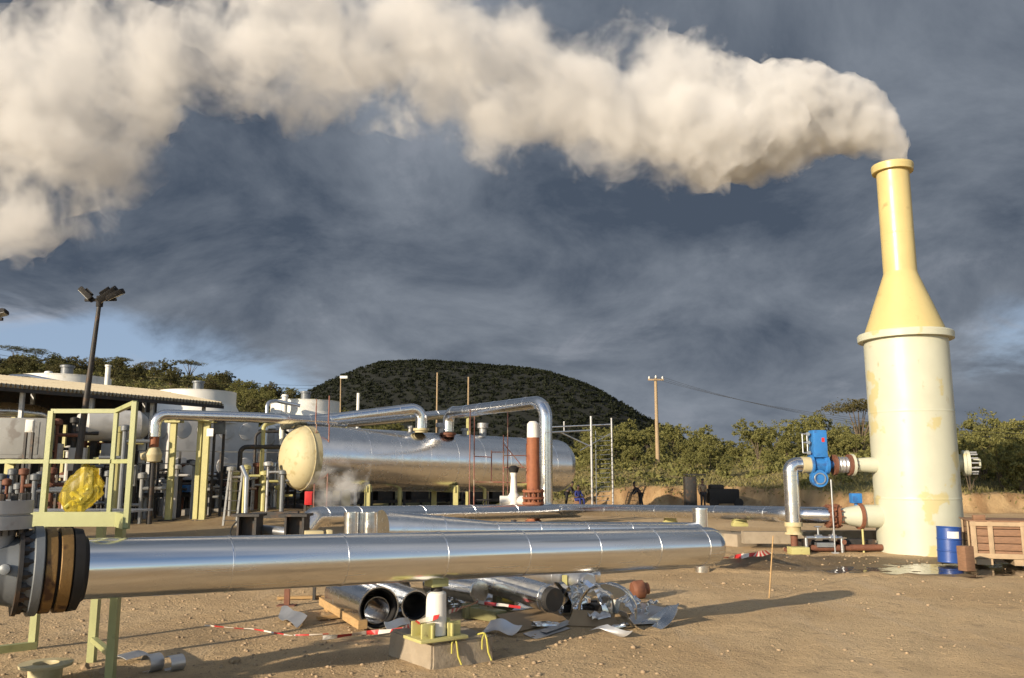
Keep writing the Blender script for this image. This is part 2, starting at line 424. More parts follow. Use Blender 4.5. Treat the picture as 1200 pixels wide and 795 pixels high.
xl = lines([(-2500,-400,350),(-400,-70,12),(-70,-12,.9),(-12,14,.16),(14,60,.55),(60,400,12),(400,2500,350)])
yl = lines([(-300,-10,30),(-10,6,1.5),(6,26,.16),(26,46,.5),(46,66,.3),(66,180,2),(180,400,20),(400,3500,400)])
vs = [(x, y, terr(x, y)) for y in yl for x in xl]; nx = len(xl)
fs = [(j*nx+i, j*nx+i+1, (j+1)*nx+i+1, (j+1)*nx+i) for j in range(len(yl)-1) for i in range(nx-1)]
me = bpy.data.meshes.new('ground'); me.from_pydata(vs, [], fs); me.polygons.foreach_set('use_smooth', [True]*len(fs))
at = me.attributes.new('cover', 'FLOAT', 'POINT'); cut = me.attributes.new('cut', 'FLOAT', 'POINT'); wet_shade = me.attributes.new('wet_shade', 'FLOAT', 'POINT')
cv = []; ct = []; wt = []
for x, y, z in vs:
    d = y-bank_y(x)
    cv.append(max(sst(.8, 1.6, d), sst(7, 1, x)*sst(-9, 0, d))); ct.append(sst(-1.2, .1, d)*(1-sst(.9, 1.9, d))*sst(2, 6, x))
    q = ((x-11.4)/6.3)**2+((y-20.6+.05*(x-11.4))/2.0)**2
    wv = sst(1.35, .75, q+.5*noise.noise((x*.9, y*.9, 1)))*(1 if y < 30 else 0)
    if 24 < y < 56: wv = max(wv, .62*sst(1.3, .7, ((x+11)/8.5)**2+((y-38)/13)**2+.7*noise.noise((x*.35, y*.35, 5))))  # dark soil here is painted shade on the yard before the towers
    if y < 13 and x < 2: wv = max(wv, .34*sst(-.05, .4, noise.noise((x*.55, y*.8, 21))))  # random darker blotches in the left foreground soil
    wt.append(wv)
at.data.foreach_set('value', cv); cut.data.foreach_set('value', ct); wet_shade.data.foreach_set('value', wt)
gm = bpy.data.materials.new('yard_earth'); n, l = nt(gm); b = n['Principled BSDF']
geo = n.new('ShaderNodeNewGeometry'); pos = geo.outputs['Position']
def N_(s, d=5, rough=.55, dist=0, st=None):
    q = n.new('ShaderNodeTexNoise'); q.inputs['Scale'].default_value = s; q.inputs['Detail'].default_value = d; q.inputs['Roughness'].default_value = rough; q.inputs['Distortion'].default_value = dist
    if st:
        mp = n.new('ShaderNodeMapping'); mp.inputs['Scale'].default_value = st; mp.inputs['Rotation'].default_value = (0,0,R(35)); l.new(pos, mp.inputs['Vector']); l.new(mp.outputs[0], q.inputs['Vector'])
    else: l.new(pos, q.inputs['Vector'])
    return q.outputs['Fac']
def RGBv(c): q = n.new('ShaderNodeRGB'); q.outputs[0].default_value = (*c,1); return q.outputs[0]
def AT(nm): q = n.new('ShaderNodeAttribute'); q.attribute_name = nm; return q.outputs['Fac']
c = mixc(rng(mth('ADD', mth('MULTIPLY', N_(.35), .6), mth('MULTIPLY', N_(.09, 3), .4)), .40, .60), RGBv((.49,.345,.19)), RGBv((.585,.43,.25)))
c = mixc(mth('MULTIPLY', rng(N_(3.0, 8, .65), .52, .70), .65), c, RGBv((.31,.225,.14)))
c = mixc(mth('MULTIPLY', rng(N_(1.2, 5, .6, 0, (1,.12,1)), .55, .68), .35), c, RGBv((.56,.44,.30)))
vo = n.new('ShaderNodeTexVoronoi'); vo.inputs['Scale'].default_value = 17; l.new(pos, vo.inputs['Vector'])
vo2 = n.new('ShaderNodeTexVoronoi'); vo2.inputs['Scale'].default_value = 42; l.new(pos, vo2.inputs['Vector'])
peb = mth('MULTIPLY', rng(vo.outputs['Distance'], .30, .12), rng(N_(1.1, 4), .45, .62))
sepc = n.new('ShaderNodeSeparateColor'); l.new(vo.outputs['Color'], sepc.inputs[0])
pc = mixc(sepc.outputs[0], RGBv((.22,.16,.11)), RGBv((.55,.44,.30)))
c = mixc(mth('MULTIPLY', peb, .75), c, pc)
sep2 = n.new('ShaderNodeSeparateColor'); l.new(vo2.outputs['Color'], sep2.inputs[0])
c = mixc(mth('MULTIPLY', rng(vo2.outputs['Distance'], .34, .1), .5), c, mixc(sep2.outputs[0], RGBv((.24,.17,.11)), RGBv((.54,.42,.28))))
cutc = mixc(rng(N_(.9, 6, .6, .3, (1,1,.25)), .35, .68), RGBv((.27,.165,.08)), RGBv((.42,.29,.15)))
c = mixc(AT('cut'), c, cutc)
gr = mixc(rng(N_(.5, 6, .6), .38, .64), RGBv((.10,.10,.038)), RGBv((.27,.21,.095)))
c = mixc(AT('cover'), c, gr)
wf = AT('wet_shade'); c = mixc(mth('MULTIPLY', wf, .8), c, RGBv((.075,.052,.028)))  # puddle mud and the painted yard shade share this dark tint
l.new(c, b.inputs['Base Color'])
l.new(rng(wf, 0, 1, .92, .5), b.inputs['Roughness']); b.inputs['Specular IOR Level'].default_value = .25
h = mth('ADD', mth('MULTIPLY', N_(9, 9, .72), .6), mth('MULTIPLY', rng(vo.outputs['Distance'], .42, .0), .22))
h = mth('ADD', h, mth('MULTIPLY', rng(vo2.outputs['Distance'], .42, .0), .10)); h = mth('ADD', h, mth('MULTIPLY', N_(1.6, 4), 1.1))
bp = n.new('ShaderNodeBump'); bp.inputs['Strength'].default_value = 1.0; bp.inputs['Distance'].default_value = .08; l.new(h, bp.inputs['Height']); l.new(bp.outputs[0], b.inputs['Normal'])
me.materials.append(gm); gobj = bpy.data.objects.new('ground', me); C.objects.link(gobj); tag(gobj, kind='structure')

# hill
prof = [(290,500),(330,480),(360,463),(380,455),(400,446),(430,432),(450,426),(500,424),(560,426),(600,431),(640,437),(680,448),(700,457),(725,472),(745,485),(780,506),(810,530),(900,552)]
HY = 420.0
hp = [P(x, y, HY) for x, y in prof]
def hillz(x, y):
    if x <= hp[0].x: z = hp[0].z*max(0, 1-(hp[0].x-x)/120)
    elif x >= hp[-1].x: z = 0
    else:
        for a, b_ in zip(hp, hp[1:]):
            if x <= b_.x: z = a.z+(b_.z-a.z)*(x-a.x)/(b_.x-a.x); break
    e = 1-sst(0, 130, abs(y-HY)) 
    return z*e+1.2*noise.noise((x*.03, y*.03, 0))*e-.5
vs = []; fs = []; nx = 130; ny = 60
for j in range(ny+1):
    for i in range(nx+1):
        x = -280+i*500/nx; y = HY-135+j*270/ny; vs.append((x, y, hillz(x, y)))
fs = [(j*(nx+1)+i, j*(nx+1)+i+1, (j+1)*(nx+1)+i+1, (j+1)*(nx+1)+i) for j in range(ny) for i in range(nx)]
me = bpy.data.meshes.new('hill'); me.from_pydata(vs, [], fs); me.polygons.foreach_set('use_smooth', [True]*len(fs))
me.materials.append(mat('hill_scrub_shaded', (.005,.007,.004), .95, 0, .4, .2, bump=.6, bscale=.4, bdist=1.0, col2=(.009,.011,.006), c2scale=.08))  # base colour darkened to stand for cloud shade
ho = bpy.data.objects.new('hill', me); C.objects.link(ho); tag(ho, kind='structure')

def leaves(rs, centers, per, size, spread, tintf):
    vs = []; fs = []; tn = []
    for (c_, r) in centers:
        for _ in range(per):
            d = V((rs.gauss(0,1), rs.gauss(0,1), rs.gauss(0,1))); d.normalize()
            p = V(c_)+V((d.x*r[0], d.y*r[1], d.z*r[2]))*(rs.random()**.45)*spread
            a = V((rs.gauss(0,1), rs.gauss(0,1), rs.gauss(0,1))).normalized(); q = (d*1.1+a); q.normalize()
            x, y, _z = frame(q); s_ = size*(.6+.8*rs.random()); th = rs.random()*6.28
            u = (x*math.cos(th)+y*math.sin(th))*s_; v = (y*math.cos(th)-x*math.sin(th))*s_*.55
            k = len(vs); vs += [p-u, p+v*.9-u*.1, p+u, p-v*.9+u*.1]; fs.append((k,k+1,k+2,k+3)); t = tintf(rs, p); tn += [t]*4
    return vs, fs, tn
def leafmesh(name, data, m):
    vs, fs, tn = data
    me = bpy.data.meshes.new(name); me.from_pydata([tuple(v) for v in vs], [], fs)
    a = me.attributes.new('tint', 'FLOAT', 'POINT'); a.data.foreach_set('value', tn); me.materials.append(m); return me
rs = random.Random(5)
cs = []
for _ in range(11500):
    x = rs.uniform(-220, 130); y = rs.uniform(HY-125, HY+12); z = hillz(x, y)
    if z < 3: continue
    s_ = rs.uniform(.8, 1.5); cs.append(((x, y, z+s_*.3), (s_*1.3, s_*1.3, s_*.6)))
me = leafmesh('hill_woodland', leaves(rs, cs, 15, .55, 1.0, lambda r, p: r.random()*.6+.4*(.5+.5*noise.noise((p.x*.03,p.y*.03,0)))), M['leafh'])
o = bpy.data.objects.new('hill_woodland', me); C.objects.link(o); tag(o, 'dense scrub woodland covering the flat-topped hill, cloud shade put into its dark colour', 'woodland', kind='stuff')

# ------------------------------------------------------------------ bushes and trees
def crown_bush(seed, w_, h_, nl, size, m, lobes=9, flat=False):
    rs = random.Random(seed); cs = []
    for k in range(lobes):
        a = rs.random()*6.28; rr = rs.random()**.6*w_*.34
        zz = h_*(.32+.42*rs.random()) if not flat else h_*(.86+.10*rs.random())
        s_ = w_*rs.uniform(.16,.27)
        cs.append(((math.cos(a)*rr*(1.35 if flat else 1), math.sin(a)*rr*(1.35 if flat else 1), zz), (s_*(1.4 if flat else 1), s_*(1.4 if flat else 1), s_*(.85 if not flat else .22))))
    sub = []
    for c_, r in cs:
        for _ in range(13):
            d = V((rs.gauss(0,1), rs.gauss(0,1), rs.gauss(0,1)*.9)).normalized(); f = rs.uniform(.75, 1.15)
            q = rs.uniform(.20,.42); p = V(c_)+V((d.x*r[0]*f, d.y*r[1]*f, d.z*r[2]*f)); p.z = max(p.z, .15)
            sub.append((p, (r[0]*q, r[0]*q, r[0]*q*(.8 if not flat else .35))))
    tot = len(sub); per = max(4, nl//tot)
    ct = {}
    def tf(r, p): return min(1, max(0, r.random()*.55+.45*(.5+.9*noise.noise((p.x*.9, p.y*.9, p.z*.9+seed)))))
    d1 = leaves(rs, sub, per, size, 1.0, tf)
    return leafmesh('crown', d1, m), cs
def trunk_mesh(seed, cs, h_, r0, base_split=.12):
    rs = random.Random(seed); mb = MB()
    for c_, r in cs[:7]:
        p0 = V((rs.uniform(-.05,.05), rs.uniform(-.05,.05), -.3)); mid_ = V((c_[0]*.25, c_[1]*.25, c_[2]*.45)); end = V((c_[0]*.8, c_[1]*.8, c_[2]*.95))
        mb.tube(p0, mid_, r0, r0*.6, 7); mb.tube(mid_, end, r0*.6, r0*.15, 6)
    return mb
def make_plant(name, label, cat, group, seed, w_, h_, nl, size, m, r0, flat=False, lobes=9):
    t = thing(name, label, cat, (0,0,0), group)
    me, cs = crown_bush(seed, w_, h_, nl, size, m, lobes, flat)
    c_ = bpy.data.objects.new('crown', me); C.objects.link(c_); c_.parent = t
    trunk_mesh(seed, cs, h_, r0).build('trunk', M['trunk'], t)
    return t
PL = {}
for k in range(4):
    PL['bush', k] = make_plant('bush', 'bushy green shrub on the rise above the cut earth bank', 'bush', 'olive green shrubs along the rise behind the yard', 20+k, 4.4+.5*(k%2), 3.5+.45*k, 4200, .10, M['leaf'], .06)
for k in range(3):
    PL['dark', k] = make_plant('scrub_tree', 'dark scrub tree on the ridge behind the plant', 'tree', 'dark scrub trees on the left ridge', 40+k, 6.0, 4.8+.5*k, 3000, .16, M['leafd'], .1)
for k in range(3):
    PL['aca', k] = make_plant('acacia_tree', 'flat-topped acacia standing above the ridge scrub', 'tree', 'flat-topped acacias on the left ridge', 60+k, 9.0, 6.3+.6*k, 3000, .13, M['leafd'], .2, True, 12)
used = set()
def plant(key, x, y, s_=1.0, label=None, group=None, sink=.15):
    p = (x, y, terr(x, y)-sink); pr = PL[key]
    if key not in used:
        used.add(key); o = pr; o.location = p; o.scale = (s_,)*3; o.rotation_euler = (0,0,random.random()*6)
        if label: o['label'] = label
        if group: o['group'] = group
        return o
    return copy_thing(pr, p, random.random()*6.28, label, group, s_)
random.seed(11)
# right-hand rise: bushes whose outline follows the photograph
for px_, yd, s_ in ((738,84,1.05),(762,92,1.1),(800,88,.8),(822,80,.95),(846,84,.85),(868,78,.75),(890,76,1.1),(905,88,1.15),(925,74,.85),(948,80,.9),(968,74,.85),(985,80,1.0),(1005,72,.9),
                    (745,74,.7),(722,80,1.0),(705,86,.9),(690,92,.9),(668,98,.9),(640,104,.9),(618,100,.8),(596,112,.9),(570,118,.9),(850,66,.4),(905,67,.45),(810,70,.5),(775,80,.75),(935,92,1.0),(1018,84,1.1)):
    x = (px_-600)/F*yd/1.013; plant(('bush', random.randrange(4)), x, yd, s_*random.uniform(.62,.95))
for k in range(22):
    px_ = random.uniform(690, 1060); yd = random.uniform(70, 100); s_ = random.uniform(.55,.9) if yd < 84 else random.uniform(.8,1.1)
    if abs(px_-771) < 12 and yd < 80: continue
    plant(('bush', random.randrange(4)), (px_-600)/F*yd/1.013, yd, s_)
for px_, yd, s_ in ((1136,50,.78),(1152,55,.98),(1175,52,.93),(1196,50,.9),(1215,54,1.0),(1240,58,1.1),(1160,66,1.15),(1190,64,1.15),(1225,66,1.2),(1120,60,.85),(1100,62,.9),(1075,66,.9),(1045,66,.9)):
    x = (px_-600)/F*yd/1.013; plant(('bush', random.randrange(4)), x, yd, s_*.92, 'big leafy bush at the foot of the bank right of the silencer', 'big bushes right of the silencer')
# band of shrubs below the hill and along the ridge
for k in range(90):
    u_ = random.random(); px_ = 240+u_*470; yd = random.uniform(92, 180); x = (px_-600)/F*yd/1.013
    plant(('bush', random.randrange(4)), x, yd, random.uniform(.5,.9), 'olive shrub in the belt below the dark hill', 'shrubs in the belt below the hill')
for k in range(250):
    px_ = random.uniform(-60, 420); yd = random.uniform(100, 182); x = (px_-600)/F*yd/1.013
    plant(('dark', random.randrange(3)) if random.random() < .6 else ('bush', random.randrange(4)), x, yd, random.uniform(.42,.72), 'scrub tree on the ridge beyond the cooling towers', 'scrub trees on the ridge behind the plant')
for px_, yd, s_ in ((8,168,1.1),(30,172,1.1),(105,165,.9),(130,170,1.0),(165,170,.9),(215,165,1.15),(55,170,.8),(180,172,.7)):
    x = (px_-600)/F*yd/1.013; plant(('aca', random.randrange(3)), x, yd, s_*.5)
plant(('aca', 1), (1000-600)/F*80*1.013, 80, .78, 'flat-topped acacia seen just left of the tall yellow silencer', None)

# low scrub that nobody could count, between the shrubs and trees
rs = random.Random(15); cs = []
for _ in range(5200):
    px_ = rs.uniform(-80, 700); yd = rs.uniform(80, 185); x = (px_-600)/F*yd
    if noise.noise((x*.08, yd*.08, 9)) < -.25: continue
    s_ = rs.uniform(.5, 1.3); cs.append(((x, yd, terr(x, yd)+s_*.35), (s_*1.3, s_*1.3, s_*.75)))
for _ in range(900):
    px_ = rs.uniform(640, 1260); yd = rs.uniform(50, 100); x = (px_-600)/F*yd; d = yd-bank_y(x)
    if d < 2 or noise.noise((x*.16, yd*.16, 4)) < -.15: continue
    s_ = rs.uniform(.3, .85); cs.append(((x, yd, terr(x, yd)+s_*.3), (s_*1.25, s_*1.25, s_*.8)))
me = leafmesh('low_scrub', leaves(rs, cs, 34, .17, 1.0, lambda r, q_: r.random()*.6+.4*(.5+.6*noise.noise((q_.x*.2, q_.y*.2, 0)))), M['leaf'])
o = bpy.data.objects.new('low_scrub', me); C.objects.link(o); tag(o, 'low olive scrub covering the slopes between the shrubs', 'undergrowth', kind='stuff')

# dry grass on the rise, weeds in front of the bank
rs = random.Random(9); vs = []; fs = []; tn = []
for _ in range(26000):
    yd = rs.uniform(56, 100) if rs.random() < .8 else rs.uniform(47, 60); px_ = rs.uniform(640, 1260); x = (px_-600)/F*yd
    d = yd-bank_y(x)
    if d < .3: continue
    z = terr(x, yd); h_ = rs.uniform(.08,.28); a = rs.random()*6.28; w_ = .035
    p = V((x, yd, z)); u = V((math.cos(a)*w_, math.sin(a)*w_, 0)); lean = V((rs.gauss(0,.12), rs.gauss(0,.12), h_))
    k = len(vs); vs += [p-u*2, p+u*2, p+lean]; fs.append((k,k+1,k+2)); tn += [rs.random()]*3
me = leafmesh('dry_grass', (vs, fs, tn), M['grassm']); o = bpy.data.objects.new('dry_grass', me); C.objects.link(o); tag(o, 'dry yellow grass on the slope above the bank', 'grass', kind='stuff')

# loose stones
rs = random.Random(3); mb = MB()
ico = bmesh.new(); bmesh.ops.create_icosphere(ico, subdivisions=1, radius=1); iv = [v.co.copy() for v in ico.verts]; ico.verts.index_update(); if_ = [[v.index for v in f.verts] for f in ico.faces]; ico.free()
def stone(mb, x, y, s_, z=None):
    sx_, sy_, sz_ = s_*rs.uniform(.7,1.2), s_*rs.uniform(.7,1.2), s_*rs.uniform(.45,.8); ph = rs.random()*10
    z = terr(x, y)+sz_*.25 if z is None else z
    mb.add([V((x+v.x*sx_*(1+.25*noise.noise(v*1.3+V((ph,0,0)))), y+v.y*sy_*(1+.25*noise.noise(v*1.3+V((0,ph,0)))), z+v.z*sz_)) for v in iv], if_)
for _ in range(5200):
    y = 7.5+10*rs.random()**1.3; x = rs.uniform(-.64,.66)*y
    dens = noise.noise((x*.5, y*.5, 0))+(.45 if x < 1 else -.15)
    if dens < rs.uniform(-.2,.5): continue
    stone(mb, x, y, .007+.032*rs.random()**4)
for _ in range(450):
    y = rs.uniform(16, 40); x = rs.uniform(-.6,.64)*y; stone(mb, x, y, .015+.035*rs.random()**3)
for _ in range(80):
    x = rs.gauss(7.5,2.6); y = 21.8+rs.gauss(0,.55); stone(mb, x, y, rs.uniform(.015,.04))
o = mb.build('gravel', M['stone'], smooth=True, ang=60); tag(o, 'loose pale stones and gravel scattered over the yard', 'gravel', kind='stuff')

# puddle
mb = MB(); pts = []
for k in range(64):
    a = 2*math.pi*k/64; rr = 1.12+.16*noise.noise((math.cos(a)*2.2, math.sin(a)*2.2, 3))
    x = 11.6+5.2*rr*math.cos(a); pts.append((x, 20.6-.05*(x-11.6)+1.6*rr*math.sin(a), -.055))
mb.add(pts, [tuple(range(64))])
wm = bpy.data.materials.new('muddy_water'); n, l = nt(wm); b = n['Principled BSDF']; b.inputs['Base Color'].default_value = (.035,.026,.016,1); b.inputs['Roughness'].default_value = .06
geo = n.new('ShaderNodeNewGeometry'); q = n.new('ShaderNodeTexNoise'); q.inputs['Scale'].default_value = 4; l.new(geo.outputs['Position'], q.inputs['Vector']); bp = n.new('ShaderNodeBump'); bp.inputs['Strength'].default_value = .5; bp.inputs['Distance'].default_value = .03
l.new(q.outputs['Fac'], bp.inputs['Height']); l.new(bp.outputs[0], b.inputs['Normal'])
o = mb.build('puddle', wm, smooth=False); tag(o, 'muddy puddle lying at the foot of the yellow silencer', 'puddle', kind='structure')
SY = 24.3
X0 = P(1079, 640, SY).x
def Zs(y, Y=SY, x=1060): return P(x, y, Y).z
def rot_z(a): return Matrix.Rotation(a, 3, 'Z')
def H(p, z): return V((p[0], p[1], z))
# ================================================================== the silencer stack
st = thing('steam_silencer', 'tall cream and yellow bottle-shaped steam silencer tower rising beside the puddle', 'silencer tower', (X0, SY, 0))
o3 = V((X0, SY, 0)); rb = 1.14
zt = Zs(399); 
mb = MB(); prof = [(-.3, rb), (Zs(640), rb)]
for yy in (584, 484): z = Zs(yy); prof += [(z-.03, rb), (z-.012, rb+.008), (z+.012, rb+.008), (z+.03, rb)]
prof += [(zt-.02, rb)]
mb.lathe(prof, o3, seg=72); mb.build('shell', 'cream', st)
mb = MB(); mb.lathe([(zt-.02, rb+.015), (zt-.02, rb+.16), (zt+.15, rb+.17), (zt+.19, rb+.14), (zt+.19, rb-.1)], o3, seg=72); mb.build('shoulder_flange', 'cream', st)
zc = Zs(321); zn = Zs(202); ztop = Zs(194.5)
mb = MB(); mb.lathe([(zt+.19, rb-.03), (zt+.3, rb-.06), (zc-.05, .485), (zc+.02, .465), (zn-2.0, .462), (zn-1.985, .466), (zn-1.96, .466), (zn-1.94, .462), (zn, .462)], o3, seg=56, cap=False); mb.build('neck', 'neck', st)
mb = MB(); mb.lathe([(zn-.02, .468), (zn-.02, .58), (ztop-.05, .60), (ztop, .59), (ztop, .44), (zn-.5, .43)], o3, seg=56, cap=False); mb.build('rim', 'neck', st)
# right-hand manway, upper left nozzle, lower left nozzle, bottom right drain
zm = P(1120, 543, SY).z
mb = MB(); mb.lathe([(rb-.15,.25),(rb+.30,.25),(rb+.30,.36),(rb+.38,.36),(rb+.385,.30),(rb+.39,.36),(rb+.48,.36),(rb+.48,.1)], H(o3, zm)+V((0,.45,0)), (1,-.38,0), 32)
mw = mb.build('manway', 'cream', st)
mb = MB(); mb.bolts(H(o3, zm)+V((rb+.40, -.16, 0)), (1,-.38,0), .31, 14, .022, .3); mb.build('bolt_ring', 'steel', mw)
mb = MB(); c_ = H(o3, zm)+V((rb+.52, -.22, 0)); mb.bar(c_+V((-.1,0,.1)), c_+V((.1,0,.1)), .04); mb.bar(c_+V((.1,0,.1)), c_+V((.1,0,-.12)), .04); mb.bar(c_+V((-.1,0,-.12)), c_+V((.1,0,-.12)), .04); mb.build('handle', 'cream', mw)
zu = P(1010, 545, SY).z
pu = lambda px_, z=zu: V((P(px_, 545, SY).x, SY, z))
mb = MB(); mb.tube(V((X0-rb+.2, SY, zu)), pu(1002), .23, .19, 28); mb.lathe([(0,.31),(.075,.31)], pu(997), (1,0,0), 32)
nz = mb.build('upper_nozzle', 'cream', st); mb = MB(); mb.bolts(pu(998.5), (1,0,0), .26, 14, .022, .16); mb.build('bolt_ring', 'rustdark', nz)
zl = P(1010, 605, SY).z; pl_ = lambda px_: V((P(px_, 605, SY).x, SY, zl))
mb = MB(); mb.lathe([(0,.2),((pl_(1007)-pl_(984)).x,.32),((X0-pl_(984).x)-rb+.2,.32)], pl_(984), (1,0,0), 32); mb.build('lower_nozzle', 'cream', st)
zd = P(1130, 626, SY-.3).z
mb = MB(); d_ = V((.85,-.5,0)).normalized(); mb.lathe([(rb-.1,.11),(rb+.1,.11),(rb+.1,.17),(rb+.18,.17),(rb+.18,.05)], H(o3, zd), d_, 20); mb.build('drain_nozzle', 'cream', st)

# bellows, blue actuated valve, elbow and riser
bl = thing('expansion_bellows', 'silver and brown expansion bellows between the blue valve and the silencer nozzle', 'expansion joint', pu(986))
mb = MB(); prof = []; L_ = (pu(996)-pu(979)).x
for k in range(9): prof += [(L_*k/8, .21 if k%2 else .235)]
mb.lathe(prof, pu(979), (1,0,0), 32); mb.build('bellows', 'alu_dull', bl)
mb = MB(); mb.lathe([(-.05,.29),(.03,.29)], pu(978), (1,0,0), 32); mb.lathe([(-.03,.3),(.045,.3)], pu(995), (1,0,0), 32); mb.build('flange', 'rustdark', bl)
va = thing('actuated_valve', 'bright blue valve with tall square actuator left of the silencer', 'valve', pu(957))
za = lambda y: P(957, y, SY).z
mb = MB(); mb.bbox(pu(960, (za(503)+za(538))/2), (.40,.40,za(506)-za(538)), bev=.03)
mb.bbox(pu(960, za(507)), (.34,.34,.1), bev=.02)
mb.build('actuator', 'blue', va)
mb = MB(); mb.box(pu(963.2, za(516))+V((0,-.203,0)), (.08,.006,.12)); mb.build('name_plate', 'red', va)
mb = MB(); mb.lathe([(0,.30),(.06,.30),(.09,.22),(.38,.22),(.42,.28),(.5,.28)], pu(949), (1,0,0), 28); mb.tube(pu(960,za(540)), pu(960, za(547)), .12, .16, 16)
mb.tube(pu(962), pu(976), .11, .11, 16); mb.build('valve_body', 'blue', va)
mb = MB(); mb.lathe([(-.08,.06),(-.08,.24),(.1,.24),(.1,.05)], pu(957, za(561))+V((0,-.12,0)), (0,1,0), 24); g_ = mb.build('gearbox', 'blue', va)
mb = MB(); mb.torus(pu(957, za(561))+V((0,-.22,0)), (0,1,0), .15, .022, 24, 6); mb.build('ring', 'silver', g_)
mb = MB()
for xx in (940.5, 946): mb.tube(pu(xx, za(509))+V((0,-.1,0)), pu(xx, za(531))+V((0,-.1,0)), .02)
for yy in (509, 519, 531): mb.tube(pu(940.5, za(yy))+V((0,-.1,0)), pu(950, za(yy))+V((0,-.1,0)), .022); mb.box(pu(947, za(yy))+V((0,-.1,0)), (.09,.07,.09))
mb.build('instrument_tubing', 'silver', va)
RX = P(928, 580, SY).x; z0r = P(928, 612, SY).z
ri = thing('riser_pipe', 'shiny vertical pipe with mitred elbow feeding the blue valve', 'pipe', (RX, SY, 0))
mb = MB(); zb = z0r; 
mb.sweep([(RX, SY, zb), (RX, SY, zu), pu(943)], .215, 32, fillet=.42, seam=[.5, 1.17,1.3,1.43,1.56,1.69,1.80], band=.006, bw=.02); mb.build('cladding', 'alu_far', ri)
mb = MB(); mb.lathe([(0,.235),(.25,.225),(.33,.2)], pu(939), (1,0,0), 28); mb.build('valve_collar', 'headpaint', ri)
mb = MB(); mb.lathe([(-.34,.13),(-.34,.25),(-.28,.25),(-.28,.2),(-.12,.2),(-.12,.25),(0,.25)], (RX, SY, zb), (0,0,1), 28); mb.build('flange', 'headpaint', ri)
mb = MB(); mb.tube((RX, SY, -.1), (RX, SY, zb-.34), .1, .1, 16); mb.box((RX, SY, .04), (.5,.4,.14)); mb.build('foot', 'rustdark', ri)
pb = thing('pipe_post', 'thin pale steel post under the blue valve', 'post', V((pu(965).x, SY-.5, 0)))
mb = MB(); mb.tube(V((pu(965).x, SY-.5, -.1)), V((pu(965).x, SY-.5, za(562))), .022); mb.build('tube', 'silver', pb)
mb = MB(); mb.box(V((pu(965).x, SY-.5, .02)), (.16,.16,.05)); mb.build('base_plate', 'steel', pb)

# drain valves by the riser foot
dv = thing('drain_valve', 'small silver valves and drain fittings at the foot of the shiny riser', 'valve', (RX+.6, SY-.3, 0))
mb = MB()
q = V((RX+.25, SY-.25, .42)); mb.tube(q, q+V((1.0,0,0)), .05); mb.lathe([(-.09,.09),(.09,.09)], q+V((.35,0,0)), (1,0,0), 16); mb.lathe([(-.09,.1),(.09,.1)], q+V((.75,0,0)), (1,0,0), 16)
mb.tube(q+V((.35,0,0)), q+V((.35,0,.3)), .03); mb.torus(q+V((.35,0,.3)), (0,0,1), .1, .015, 18, 6); mb.tube(q+V((.75,0,0)), q+V((.75,-.1,.2)), .03); mb.tube(q+V((1.0,0,0)), q+V((1.0,0,-.5)), .05); mb.tube(q+V((0,0,0)), q+V((0,0,-.5)), .05)
mb.box(q+V((.55,.1,-.2)), (.5,.2,.12)); mb.build('valve_body', 'silver', dv)
mb = MB(); mb.bbox(V((RX-.1, SY-.6, .1)), (.5,.4,.2)); mb.build('yellow_foot', 'yellow', dv)
dv2 = thing('pipe_skid', 'low dark steel pipe skid lying between riser and silencer', 'pipe skid', (RX+1.6, SY+.5, 0))
mb = MB(); mb.bar((RX+.3, SY+.2, .22), (X0-rb-.1, SY+.2, .22), .2, .25); mb.bar((RX+.3, SY+.8, .2), (X0-rb-.1, SY+.8, .2), .2, .22); mb.build('beam', 'dsteel', dv2)
mb = MB(); mb.tube((RX+.4, SY-.1, .12), (X0-rb, SY-.1, .14), .09); mb.tube((RX+1.3, SY-.3, .3), (RX+1.3, SY+.7, .3), .07); mb.build('small_pipe', 'rustdark', dv2)

# lower nozzle flanges, blue box, brown wafer valve
bf = thing('wafer_valve', 'rust-brown flanged valve on the low cream nozzle', 'valve', pl_(977))
mb = MB(); mb.lathe([(-.16,.25),(-.16,.33),(-.09,.33),(-.09,.27),(.05,.27),(.05,.34),(.13,.34),(.13,.25)], pl_(976), (1,0,0), 28); b_ = mb.build('body', 'rustmid', bf)
mb = MB(); mb.bolts(pl_(976), (1,0,0), .3, 12, .025, .42); mb.build('bolt_ring', 'rustdark', b_)
wf_ = thing('reducer_joint', 'rusty flange joint with a small blue actuator box on the low cream nozzle', 'flange joint', pl_(1007))
mb = MB(); mb.lathe([(-.04,.375),(.05,.375)], pl_(1007), (1,0,0), 32); mb.build('flange', 'rustmid', wf_)
mb = MB(); mb.tube(pl_(1004)+V((0,0,.3)), pl_(1004)+V((0,0,.42)), .05); mb.bbox(pl_(1004)+V((0,0,.5)), (.29,.25,.28), bev=.03); mb.build('actuator', 'blue', wf_)
mb = MB(); mb.tube(H(pl_(1008),-.1)+V((0,-.1,0)), pl_(1008)+V((0,-.1,-.3)), .03); mb.build('prop_leg', 'yellow', wf_)

